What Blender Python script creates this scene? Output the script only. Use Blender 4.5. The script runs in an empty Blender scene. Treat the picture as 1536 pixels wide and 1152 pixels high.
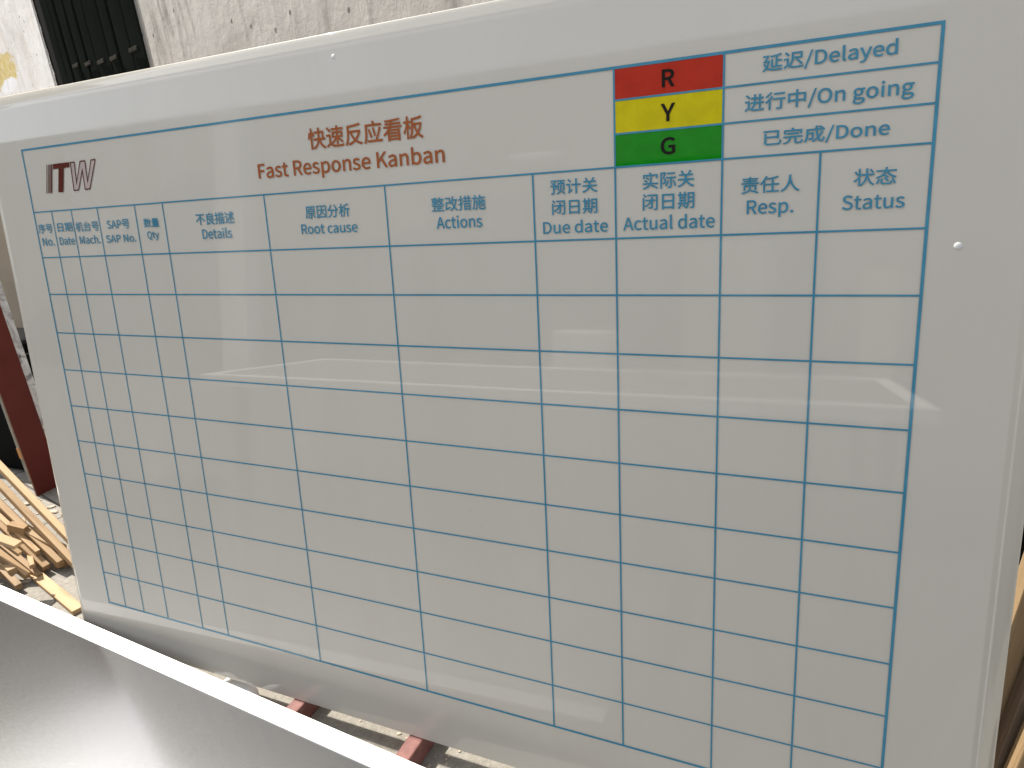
import bpy, bmesh, math, random
from mathutils import Matrix, Vector

SC = bpy.context.scene
COL = SC.collection

# ------------------------------------------------------------------ camera, sky, sun, exposure
cam_data = bpy.data.cameras.new('camera')
cam = bpy.data.objects.new('camera', cam_data)
COL.objects.link(cam)
SC.camera = cam
cam_data.sensor_width = 36.0
cam_data.lens = 24.967
cam_data.clip_start = 0.02
cam_data.clip_end = 200.0
_r = Vector((0.90397, 0.41606, -0.09870))
_d = Vector((0.05441, -0.34086, -0.93854))
_f = Vector((-0.42413, 0.84304, -0.33076))
cam.matrix_world = Matrix(((_r.x, -_d.x, -_f.x, 1.51478), (_r.y, -_d.y, -_f.y, -0.81431),
                           (_r.z, -_d.z, -_f.z, 1.07738), (0, 0, 0, 1)))

SUN_DIR = Vector((-0.592, 0.0990, 0.799)).normalized()      # towards the sun
world = bpy.data.worlds.new('World')
SC.world = world
world.use_nodes = True
_wn = world.node_tree.nodes
_bg = _wn['Background']
_sky = _wn.new('ShaderNodeTexSky')
_sky.sky_type = 'NISHITA'
_sky.sun_disc = False
_sky.sun_elevation = math.asin(SUN_DIR.z)
_sky.sun_rotation = math.atan2(SUN_DIR.x, SUN_DIR.y)
_sky.dust_density = 1.2
_sky.ozone_density = 0.6
_hs = _wn.new('ShaderNodeHueSaturation')          # a hazy, pale summer sky
_hs.inputs['Saturation'].default_value = 0.30
world.node_tree.links.new(_sky.outputs[0], _hs.inputs['Color'])
world.node_tree.links.new(_hs.outputs[0], _bg.inputs[0])
_bg.inputs[1].default_value = 0.125

sun_data = bpy.data.lights.new('sun', 'SUN')
sun_data.energy = 3.6
sun_data.angle = math.radians(0.5)
sun_data.color = (1.0, 0.94, 0.85)
sun = bpy.data.objects.new('sun', sun_data)
COL.objects.link(sun)
sun.rotation_euler = SUN_DIR.to_track_quat('Z', 'Y').to_euler()

SC.view_settings.view_transform = 'Standard'
SC.view_settings.look = 'None'
SC.view_settings.gamma = 1.0
SC.view_settings.use_curve_mapping = False
SC.view_settings.exposure = 1.25

# ------------------------------------------------------------------ helpers
def tag(o, label=None, cat=None, group=None, kind=None):
    for k, v in (('label', label), ('category', cat), ('group', group), ('kind', kind)):
        if v:
            o[k] = v
    return o


def empty(name, loc=(0, 0, 0), rot=(0, 0, 0)):
    o = bpy.data.objects.new(name, None)
    o.location = loc
    o.rotation_euler = rot
    o.empty_display_size = 0.05
    COL.objects.link(o)
    return o


def link(name, me, mat=None, parent=None, smooth=False):
    o = bpy.data.objects.new(name, me)
    if mat:
        me.materials.append(mat)
    if smooth:
        for p in me.polygons:
            p.use_smooth = True
    COL.objects.link(o)
    o.parent = parent
    return o


def from_bm(name, bm, mat=None, parent=None, smooth=False):
    me = bpy.data.meshes.new(name)
    bmesh.ops.recalc_face_normals(bm, faces=bm.faces)
    bm.to_mesh(me)
    bm.free()
    return link(name, me, mat, parent, smooth)


def add_box(bm, x0, x1, y0, y1, z0, z1):
    v = [bm.verts.new(p) for p in ((x0, y0, z0), (x1, y0, z0), (x1, y1, z0), (x0, y1, z0),
                                   (x0, y0, z1), (x1, y0, z1), (x1, y1, z1), (x0, y1, z1))]
    for q in ((0, 3, 2, 1), (4, 5, 6, 7), (0, 1, 5, 4), (1, 2, 6, 5), (2, 3, 7, 6), (3, 0, 4, 7)):
        bm.faces.new([v[i] for i in q])
    return v


def box(name, x0, x1, y0, y1, z0, z1, mat, parent=None, bevel=0.0, seg=2):
    bm = bmesh.new()
    add_box(bm, x0, x1, y0, y1, z0, z1)
    if bevel:
        bmesh.ops.bevel(bm, geom=bm.edges[:], offset=bevel, segments=seg, profile=0.5, affect='EDGES')
    return from_bm(name, bm, mat, parent, smooth=False)


def prism(name, outline, y0, y1, mat, parent=None):
    """A polygon in x, z extruded from y0 to y1."""
    bm = bmesh.new()
    a = [bm.verts.new((x, y0, z)) for x, z in outline]
    b = [bm.verts.new((x, y1, z)) for x, z in outline]
    bm.faces.new(a)
    bm.faces.new(b[::-1])
    n = len(outline)
    for i in range(n):
        bm.faces.new((a[i], b[i], b[(i + 1) % n], a[(i + 1) % n]))
    bmesh.ops.triangulate(bm, faces=[f for f in bm.faces if len(f.verts) > 4])
    return from_bm(name, bm, mat, parent)


# ------------------------------------------------------------------ materials
class NT:
    def __init__(self, name):
        self.m = bpy.data.materials.new(name)
        self.m.use_nodes = True
        self.t = self.m.node_tree
        self.b = self.t.nodes['Principled BSDF']
        self._tc = None

    def n(self, kind, **kw):
        o = self.t.nodes.new('ShaderNode' + kind)
        for k, v in kw.items():
            setattr(o, k, v)
        return o

    def l(self, a, b):
        self.t.links.new(a, b)

    def coord(self, scale=(1, 1, 1), which='Object', loc=(0, 0, 0), rot=(0, 0, 0)):
        tc = self.n('TexCoord')
        mp = self.n('Mapping')
        mp.inputs['Scale'].default_value = scale
        mp.inputs['Location'].default_value = loc
        mp.inputs['Rotation'].default_value = rot
        self.l(tc.outputs[which], mp.inputs['Vector'])
        return mp.outputs[0]

    def world_coord(self, scale=(1, 1, 1)):
        g = self.n('NewGeometry')
        mp = self.n('Mapping')
        mp.inputs['Scale'].default_value = scale
        self.l(g.outputs['Position'], mp.inputs['Vector'])
        return mp.outputs[0]

    def noise(self, vec, scale, detail=4.0, rough=0.55, dist=0.0):
        o = self.n('TexNoise')
        o.inputs['Scale'].default_value = scale
        o.inputs['Detail'].default_value = detail
        o.inputs['Roughness'].default_value = rough
        o.inputs['Distortion'].default_value = dist
        self.l(vec, o.inputs['Vector'])
        return o.outputs['Fac']

    def ramp(self, fac, stops):
        o = self.n('ValToRGB')
        e = o.color_ramp.elements
        while len(e) < len(stops):
            e.new(0.5)
        for i, (p, c) in enumerate(stops):
            e[i].position = p
            e[i].color = (c, c, c, 1) if isinstance(c, (int, float)) else (*c, 1)
        self.l(fac, o.inputs[0])
        return o.outputs[0]

    def mix(self, fac, a, b, mode='MIX'):
        o = self.n('Mix', data_type='RGBA', blend_type=mode)
        for sock, v in ((o.inputs[0], fac), (o.inputs[6], a), (o.inputs[7], b)):
            if isinstance(v, (int, float)):
                sock.default_value = v
            elif isinstance(v, tuple):
                sock.default_value = (*v, 1)
            else:
                self.l(v, sock)
        return o.outputs[2]

    def math(self, op, a, b=0.0, clamp=False):
        o = self.n('Math', operation=op, use_clamp=clamp)
        for sock, v in ((o.inputs[0], a), (o.inputs[1], b)):
            if isinstance(v, (int, float)):
                sock.default_value = v
            else:
                self.l(v, sock)
        return o.outputs[0]

    def set(self, color=None, rough=None, metal=None, spec=None, coat=None):
        for nm, v in (('Base Color', color), ('Roughness', rough), ('Metallic', metal),
                      ('Specular IOR Level', spec), ('Coat Weight', coat)):
            if v is None:
                continue
            if isinstance(v, tuple):
                self.b.inputs[nm].default_value = (*v, 1)
            elif isinstance(v, (int, float)):
                self.b.inputs[nm].default_value = v
            else:
                self.l(v, self.b.inputs[nm])
        return self

    def bump(self, h, strength, dist):
        o = self.n('Bump')
        o.inputs['Strength'].default_value = strength
        o.inputs['Distance'].default_value = dist
        self.l(h, o.inputs['Height'])
        self.l(o.outputs[0], self.b.inputs['Normal'])
        return self


def plain(name, color, rough=0.5, metal=0.0, spec=0.5, vary=0.08, scale=9.0):
    k = NT(name)
    nz = k.noise(k.coord(), scale, 5)
    lo = tuple(c * (1 - vary) for c in color)
    hi = tuple(min(1, c * (1 + vary)) for c in color)
    k.set(color=k.ramp(nz, [(0.3, lo), (0.7, hi)]), rough=rough, metal=metal, spec=spec)
    return k.m


def glossy(name, color):
    """Print behind a clear glassy face: the colour of the ink and the gloss of the board. A trace of dust films the gloss."""
    k = NT(name)
    v = k.coord()
    film = k.noise(v, 2.3, 6, 0.65)
    uneven = k.noise(v, 38.0, 4, 0.6)
    lo, hi = tuple(c * 0.9 for c in color), tuple(min(1, c * 1.1) for c in color)
    k.set(color=k.ramp(uneven, [(0.3, lo), (0.7, hi)]), rough=k.ramp(film, [(0.35, 0.012), (0.75, 0.065)]), spec=0.6)
    k.bump(k.noise(v, 1.4, 2), 0.03, 0.02)
    return k.m


def wood(name, a, b, dark, rough=0.62):
    k = NT(name)
    v = k.coord(scale=(2.2, 22, 22))
    oi = k.n('ObjectInfo')
    sh = k.n('VectorMath', operation='ADD')
    cmb = k.n('CombineXYZ')
    for i in range(3):
        k.l(k.math('MULTIPLY', oi.outputs['Random'], 37.0 + 11 * i), cmb.inputs[i])
    k.l(v, sh.inputs[0])
    k.l(cmb.outputs[0], sh.inputs[1])
    g = k.noise(sh.outputs[0], 1.6, 6, 0.65, 0.6)
    base = k.ramp(g, [(0.30, dark), (0.46, b), (0.66, a)])
    tone = k.math('ADD', k.math('MULTIPLY', oi.outputs['Random'], 0.5), 0.72)
    hsv = k.n('HueSaturation')
    k.l(tone, hsv.inputs['Value'])
    k.l(base, hsv.inputs['Color'])
    fine = k.noise(k.coord(scale=(6, 160, 160)), 1.0, 3, 0.7)
    k.set(color=k.mix(0.22, hsv.outputs[0], k.ramp(fine, [(0.3, dark), (0.7, a)])), rough=rough, spec=0.3)
    k.bump(fine, 0.25, 0.002)
    return k.m


M = {}
M['board'] = None
k = NT('whiteboard_face')
v = k.coord()
film = k.noise(v, 2.3, 6, 0.65)
smear = k.noise(k.coord(scale=(3.0, 1, 0.8), rot=(0, 0.5, 0)), 2.0, 6, 0.62, 0.8)
face = k.ramp(smear, [(0.3, (0.715, 0.675, 0.590)), (0.7, (0.745, 0.705, 0.62))])
vd = k.n('TexVoronoi')
vd.inputs['Scale'].default_value = 60.0
k.l(v, vd.inputs['Vector'])
spk = k.math('LESS_THAN', k.math('ADD', vd.outputs['Distance'], k.math('MULTIPLY', smear, 0.35)), 0.19)
face = k.mix(k.math('MULTIPLY', spk, 0.22), face, (0.30, 0.27, 0.23))            # specks of dust
k.set(color=face, rough=k.ramp(film, [(0.35, 0.012), (0.75, 0.065)]), spec=0.6)
k.bump(k.noise(v, 1.4, 2), 0.03, 0.02)
M['board'] = k.m
M['trim'] = plain('satin_trim', (0.55, 0.58, 0.57), 0.28, 0.0, 0.7, 0.03)
M['ink_blue'] = glossy('blue_ink', (0.075, 0.31, 0.46))
M['ink_orange'] = glossy('orange_ink', (0.43, 0.125, 0.040))
M['ink_maroon'] = glossy('maroon_ink', (0.115, 0.016, 0.010))
M['ink_pink'] = glossy('pale_pink_ink', (0.60, 0.50, 0.47))
M['ink_black'] = glossy('black_ink', (0.008, 0.007, 0.007))
M['ink_red'] = glossy('red_ink', (0.56, 0.034, 0.016))
M['ink_yellow'] = glossy('yellow_ink', (0.74, 0.62, 0.005))
M['ink_green'] = glossy('green_ink', (0.012, 0.29, 0.014))
M['cap'] = plain('white_cap', (0.8, 0.8, 0.78), 0.35)
M['batten'] = wood('pale_pine', (0.50, 0.355, 0.205), (0.43, 0.29, 0.155), (0.28, 0.175, 0.085))
M['brown_wood'] = wood('brown_pine', (0.44, 0.30, 0.165), (0.36, 0.235, 0.12), (0.20, 0.12, 0.055))
M['old_wood'] = wood('weathered_wood', (0.28, 0.22, 0.16), (0.20, 0.15, 0.11), (0.09, 0.065, 0.045))
M['plank_wood'] = wood('tan_plank', (0.34, 0.245, 0.14), (0.27, 0.185, 0.10), (0.15, 0.095, 0.05))
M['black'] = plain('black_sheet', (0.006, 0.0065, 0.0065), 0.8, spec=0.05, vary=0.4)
M['slat'] = plain('dark_slat', (0.011, 0.013, 0.011), 0.9, spec=0.0, vary=0.35, scale=2)
M['door_dark'] = plain('door_shadow', (0.003, 0.003, 0.003), 0.9, spec=0.1)
M['latch'] = plain('dull_latch', (0.03, 0.026, 0.02), 0.8, spec=0.1, vary=0.5, scale=6)
M['white_metal'] = plain('white_edge_paint', (0.88, 0.88, 0.87), 0.4, vary=0.02)
M['border_metal'] = plain('satin_aluminium', (0.80, 0.79, 0.77), 0.40, metal=1.0, vary=0.03)
M['plastic'] = plain('white_plastic', (0.75, 0.76, 0.78), 0.35, vary=0.06)
M['orange_tape'] = plain('orange_tape', (0.55, 0.22, 0.04), 0.4)
M['grey_top'] = plain('grey_top', (0.16, 0.158, 0.15), 0.7, spec=0.2)
M['grey_card'] = plain('grey_card', (0.33, 0.31, 0.27), 0.8, vary=0.3, scale=16)

k = NT('red_oxide_paint')                                  # primer on the rails, scuffed
v = k.coord(scale=(1, 1, 1))
sc_ = k.noise(v, 26, 6, 0.65)
k.set(color=k.ramp(sc_, [(0.3, (0.13, 0.045, 0.038)), (0.6, (0.23, 0.095, 0.08)), (0.72, (0.31, 0.20, 0.17))]), rough=0.55)
k.bump(sc_, 0.2, 0.002)
M['red_paint'] = k.m

k = NT('dark_red_laminate')
v = k.coord()
k.set(color=k.ramp(k.noise(v, 5, 6, 0.6), [(0.3, (0.105, 0.018, 0.014)), (0.7, (0.135, 0.026, 0.021))]), rough=0.5, spec=0.2)
M['red_board'] = k.m

k = NT('marbled_slab')
v = k.coord(scale=(1, 1, 1))
ve = k.noise(v, 11, 7, 0.66, 1.6)
k.set(color=k.ramp(ve, [(0.36, (0.16, 0.16, 0.16)), (0.48, (0.55, 0.55, 0.56)), (0.6, (0.70, 0.70, 0.71))]), rough=0.5)
M['marble'] = k.m
M['chips'] = plain('chips', (0.42, 0.36, 0.28), 0.8, vary=0.45, scale=40)
M['pale_green'] = plain('pale_green', (0.55, 0.60, 0.36), 0.6)
M['plywood'] = plain('tan_plywood', (0.46, 0.37, 0.27), 0.7, vary=0.16, scale=5)

k = NT('brushed_sheet')                                    # the satin metal face in the foreground
v = k.coord()
big = k.noise(v, 1.3, 2, 0.4, 0.2)
grain = k.noise(k.coord(scale=(6.0, 60.0, 6.0)), 9, 4, 0.7)
vd = k.n('TexVoronoi')
vd.inputs['Scale'].default_value = 14.0
k.l(v, vd.inputs['Vector'])
chip = k.math('LESS_THAN', k.math('ADD', vd.outputs['Distance'], k.math('MULTIPLY', k.noise(v, 7, 2), 0.5)), 0.17)
face = k.ramp(grain, [(0.3, (0.325, 0.322, 0.313)), (0.7, (0.35, 0.346, 0.337))])
face = k.mix(chip, face, (0.75, 0.75, 0.73))
k.set(color=face, metal=k.math('SUBTRACT', 1.0, chip), rough=k.ramp(grain, [(0.3, 0.172), (0.7, 0.188)]))
k.bump(big, 0.04, 0.05)
M['sheet'] = k.m

# concrete ground: light slab, joints of the pavers at the far left, damp stains
k = NT('concrete_ground')
v = k.world_coord()
n1 = k.noise(v, 3.1, 7, 0.62)
n2 = k.noise(v, 60, 5, 0.7)
n3 = k.noise(v, 210, 3, 0.7)
base = k.ramp(n1, [(0.28, (0.21, 0.19, 0.16)), (0.5, (0.28, 0.26, 0.225)), (0.72, (0.34, 0.32, 0.285))])
base = k.mix(0.55, base, k.ramp(n2, [(0.3, (0.16, 0.145, 0.125)), (0.55, (0.29, 0.275, 0.24)), (0.8, (0.42, 0.40, 0.36))]))
pits = k.ramp(n3, [(0.30, 1.0), (0.37, 0.0)])
base = k.mix(k.math('MULTIPLY', pits, 0.6), base, (0.12, 0.11, 0.10))
br = k.n('TexBrick')
br.inputs['Scale'].default_value = 1.0
br.inputs['Mortar Size'].default_value = 0.004
br.inputs['Brick Width'].default_value = 0.24
br.inputs['Row Height'].default_value = 0.12
br.inputs['Color1'].default_value = (0, 0, 0, 1)
br.inputs['Color2'].default_value = (0, 0, 0, 1)
br.inputs['Mortar'].default_value = (1, 1, 1, 1)
mp = k.n('Mapping')
mp.inputs['Rotation'].default_value = (0, 0, math.radians(14))
k.l(v, mp.inputs['Vector'])
k.l(mp.outputs[0], br.inputs['Vector'])
sp = k.n('SeparateXYZ')
k.l(v, sp.inputs[0])
far = k.math('LESS_THAN', k.math('SUBTRACT', sp.outputs[0], k.math('MULTIPLY', sp.outputs[1], 0.3)), -0.82)
joint = k.math('MULTIPLY', br.outputs['Color'], far)
front = k.ramp(k.math('ADD', k.math('MULTIPLY', sp.outputs[1], -1.0), k.math('MULTIPLY', n1, 0.10)), [(0.17, 0.0), (0.21, 1.0)])
dark_yard = k.ramp(n2, [(0.3, (0.040, 0.039, 0.037)), (0.7, (0.075, 0.073, 0.069))])
base = k.mix(front, base, dark_yard)                             # unseen yard made dark asphalt to cut bounce onto the board
base = k.mix(k.math('MULTIPLY', joint, 0.85), base, (0.07, 0.065, 0.06))
k.set(color=base, rough=0.9, spec=0.2)
k.bump(k.math('SUBTRACT', k.math('ADD', n2, k.math('MULTIPLY', n3, 0.5)), joint), 0.6, 0.006)
M['ground'] = k.m


PS = 0.7


def plaster(name, lo, mid, hi, dirt, extras=None):
    k = NT(name)
    v = k.coord(scale=(PS, PS, PS))
    n1 = k.noise(v, 2.2, 7, 0.6)
    n2 = k.noise(v, 24, 6, 0.68)
    base = k.ramp(n1, [(0.3, lo), (0.5, mid), (0.7, hi)])
    streak = k.noise(k.coord(scale=(4.4, 1, 0.9)), 1.7, 7, 0.66, 0.35)
    base = k.mix(k.ramp(streak, [(0.54, 0.0), (0.70, 0.75)]), base, dirt)
    vo = k.n('TexVoronoi')
    vo.inputs['Scale'].default_value = 13.0
    vo.inputs['Randomness'].default_value = 1.0
    k.l(v, vo.inputs['Vector'])
    spots = k.math('LESS_THAN', k.math('ADD', vo.outputs['Distance'], k.math('MULTIPLY', n2, 0.22)), 0.205)
    base = k.mix(k.math('MULTIPLY', spots, 0.75), base, (0.09, 0.08, 0.07))
    cr = k.noise(v, 5.0, 8, 0.62, 1.3)
    crack = k.ramp(cr, [(0.494, 0.0), (0.5, 1.0), (0.506, 0.0)])
    gate = k.ramp(k.noise(v, 1.6, 2), [(0.56, 0.0), (0.62, 1.0)])
    base = k.mix(k.ramp(k.noise(k.coord(scale=(1, 1, 1)), 1.1, 8, 0.7, 0.9), [(0.52, 0.0), (0.66, 0.6)]), base, dirt)
    base = k.mix(k.math('MULTIPLY', k.math('MULTIPLY', crack, gate), 0.7), base, (0.13, 0.11, 0.10))
    if extras:
        base = extras(k, v, base, n1, n2)
    k.set(color=base, rough=0.88, spec=0.2)
    k.bump(k.math('ADD', k.math('MULTIPLY', n1, 1.0), k.math('ADD', k.math('MULTIPLY', n2, 0.16), k.math('MULTIPLY', streak, 0.35))), 0.55, 0.03)
    return k.m


def blot(k, v, n2, x, z, rx, rz):
    sp = k.n('SeparateXYZ')
    k.l(v, sp.inputs[0])
    a = k.math('DIVIDE', k.math('SUBTRACT', sp.outputs[0], x), rx)
    b = k.math('DIVIDE', k.math('SUBTRACT', sp.outputs[2], z), rz)
    d = k.math('ADD', k.math('MULTIPLY', a, a), k.math('MULTIPLY', b, b))
    return k.ramp(k.math('ADD', d, k.math('MULTIPLY', k.math('SUBTRACT', n2, 0.5), 3.2)), [(0.75, 1.0), (0.95, 0.0)])


def left_extras(k, v, base, n1, n2):
    v = k.coord()
    base = k.mix(blot(k, v, n2, -3.90, 2.06, 0.62, 0.16), base, k.ramp(n2, [(0.35, (0.60, 0.42, 0.08)), (0.65, (0.78, 0.68, 0.42))]))
    base = k.mix(blot(k, v, n2, -3.86, 1.950, 0.40, 0.060), base, (0.86, 0.86, 0.87))
    return base


M['white_plaster'] = plaster('white_plaster', (0.76, 0.72, 0.68), (0.83, 0.80, 0.77), (0.86, 0.84, 0.82), (0.66, 0.61, 0.55), left_extras)
M['grey_render'] = plaster('grey_render', (0.46, 0.43, 0.385), (0.53, 0.50, 0.455), (0.58, 0.55, 0.51), (0.20, 0.185, 0.165))
M['cream_wall'] = plaster('cream_wall', (0.19, 0.175, 0.15), (0.24, 0.22, 0.19), (0.29, 0.27, 0.235), (0.12, 0.11, 0.09))

# ------------------------------------------------------------------ ground
bm = bmesh.new()
bmesh.ops.create_grid(bm, x_segments=2, y_segments=2, size=30.0)
tag(from_bm('ground', bm, M['ground']), kind='structure')

# ------------------------------------------------------------------ walls and doorway behind the board
rnd = random.Random(5)


def ragged(x, z0, z1, amp, step=0.011):
    pts = []
    z, a = z0, 0.0
    while z < z1:
        a = 0.72 * a + rnd.uniform(-1, 1) * amp
        pts.append((x + a, z))
        z += step * rnd.uniform(0.5, 1.6)
    pts.append((x, z1))
    return pts


WALL = ((-2.034, 2.270, 0.0), (0, 0, math.radians(-22)))
DOOR_L, DOOR_R = -2.186, -0.003


def wall_piece(name, outline, mat, shift=0.0):
    o = prism(name, outline, shift, 0.30 + shift, mat)
    o.location, o.rotation_euler = WALL
    return o


lw = wall_piece('plastered_wall', [(-14, -0.02), (DOOR_L, -0.02)] + ragged(DOOR_L, 0.02, 3.2, 0.036, 0.026) + [(DOOR_L, 8.5), (-14, 8.5)], M['white_plaster'])
tag(lw, 'bright white plastered wall with a yellow paint stain left of the dark doorway', 'wall')
rw = wall_piece('rendered_wall', [(4.1, 8.5), (DOOR_L + 0.002, 8.5), (DOOR_L + 0.002, 3.2), (DOOR_R, 3.2)] + ragged(DOOR_R, 0.02, 3.18, 0.0028)[::-1] + [(DOOR_R, -0.02), (4.1, -0.02)], M['grey_render'], 0.002)
tag(rw, 'grey cement rendered wall with dark streaks and pits above the whiteboard', 'wall')

door = tag(empty('slatted_door', *WALL), 'black slatted door in the opening between white plaster and grey render', 'door')
box('backing', DOOR_L - 0.0, DOOR_R + 0.05, 0.006, 0.03, 0.0, 3.25, M['door_dark'], door)
x = DOOR_L + 0.22
while x < DOOR_R - 0.08:
    w = rnd.uniform(0.12, 0.26)
    s_ = box('slat', -w / 2, w / 2, -0.012, 0.012, 0.0, 3.19, M['slat'], door, 0.008, 3)
    s_.location = (x + w / 2, rnd.uniform(-0.003, 0.003), 0.004)
    s_.rotation_euler.z = rnd.uniform(-0.05, 0.05)
    x += w + rnd.uniform(0.008, 0.03)
for x, z in ((-1.42, 1.808), (-1.12, 1.782), (-0.84, 1.757), (-0.57, 1.742), (-0.19, 1.735)):
    box('latch', x - 0.07, x + 0.07, -0.030, -0.020, z - 0.012, z + 0.012, M['latch'], door, 0.003)

# ------------------------------------------------------------------ the whiteboard
LEAN = math.radians(7.0)
RAIL = 0.043
VB = 1.108                                       # bottom of the board below the top line of the table
board = tag(empty('whiteboard', (0, 0, RAIL), (-LEAN, 0, 0)),
            'large glossy white tracking board with a blue printed table, leaning outdoors', 'whiteboard')
X0, X1, V0, V1 = -0.117, 1.711, -0.1055, 1.108
TH = 0.024
bm = bmesh.new()
rings = []
for ins, y in ((0, TH), (0, 0.0042), (0.0005, 0.0028), (0.0014, 0.0021), (0.0025, 0.0018), (0.0100, 0.0010), (0.0150, 0.0003), (0.0170, 0.00018), (0.0185, 0.00020), (0.0205, 0.00010), (0.0222, 0.0), (0.027, 0.0)):
    rings.append([bm.verts.new((x_, y, z_)) for x_, z_ in ((X0 + ins * 0.5, VB - V1 + ins * 0.08), (X1 - ins, VB - V1 + ins * 0.08), (X1 - ins, VB - V0 - ins), (X0 + ins * 0.5, VB - V0 - ins))])
soft = []
for a_, c_ in zip(rings, rings[1:]):
    for j in range(4):
        f_ = bm.faces.new((a_[j], a_[(j + 1) % 4], c_[(j + 1) % 4], c_[j]))
        f_.smooth = a_ is not rings[0]
bm.faces.new(rings[0])
bm.faces.new(rings[-1])
panel = from_bm('panel', bm, M['board'], board)

COLS = [0, 0.0572, 0.1184, 0.1961, 0.3019, 0.3763, 0.6203, 0.8640, 1.1102, 1.2278, 1.3638, 1.4744, 1.5877]
ROWS = [0, 0.0390, 0.0800, 0.1210, 0.2120, 0.2875, 0.3686, 0.4484, 0.5282, 0.6076, 0.6840, 0.7645, 0.8423, 0.9227, 1.0]
EPS = 0.0004


def flat(bm, u0, u1, v0, v1, y=-EPS):
    vs = [bm.verts.new((u, y, VB - vv)) for u, vv in ((u0, v0), (u0, v1), (u1, v1), (u1, v0))]
    bm.faces.new(vs)


def ink(name, bm, mat, parent):
    o = from_bm(name, bm, mat, parent)
    me = o.data
    if sum(p.normal.y * p.area for p in me.polygons) > 0:
        me.flip_normals()
    return o


# table lines: the union of the lines on a grid of cells, so that the network is one connected sheet of ink
segs = []
W_OUT, W_IN = 0.0035, 0.0024
L, R_ = COLS[0], COLS[12]


def hline(r, c0, c1, w):
    segs.append((COLS[c0] - W_OUT / 2 if c0 == 0 else COLS[c0], COLS[c1] + W_OUT / 2 if c1 == 12 else COLS[c1], ROWS[r] - w / 2, ROWS[r] + w / 2))


def vline(c, r0, r1, w):
    segs.append((COLS[c] - w / 2, COLS[c] + w / 2, ROWS[r0] - W_IN / 2, ROWS[r1] + W_IN / 2))


for r in (0, 14):
    hline(r, 0, 12, W_OUT)
for r in range(3, 14):
    hline(r, 0, 12, W_IN)
for r in (1, 2):
    hline(r, 9, 12, W_IN)
for c in (0, 12):
    vline(c, 0, 14, W_OUT)
for c in range(1, 12):
    vline(c, 0 if c in (9, 10) else 3, 14, W_IN)
us = sorted({round(s[i], 5) for s in segs for i in (0, 1)})
vs_ = sorted({round(s[i], 5) for s in segs for i in (2, 3)})
bm = bmesh.new()
vert = {}


def gv(i, j):
    if (i, j) not in vert:
        vert[i, j] = bm.verts.new((us[i], -2 * EPS, VB - vs_[j]))
    return vert[i, j]


for i in range(len(us) - 1):
    for j in range(len(vs_) - 1):
        cu, cv = (us[i] + us[i + 1]) / 2, (vs_[j] + vs_[j + 1]) / 2
        if any(s[0] < cu < s[1] and s[2] < cv < s[3] for s in segs):
            bm.faces.new((gv(i, j), gv(i, j + 1), gv(i + 1, j + 1), gv(i + 1, j)))
ink('table_lines', bm, M['ink_blue'], board)

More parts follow.
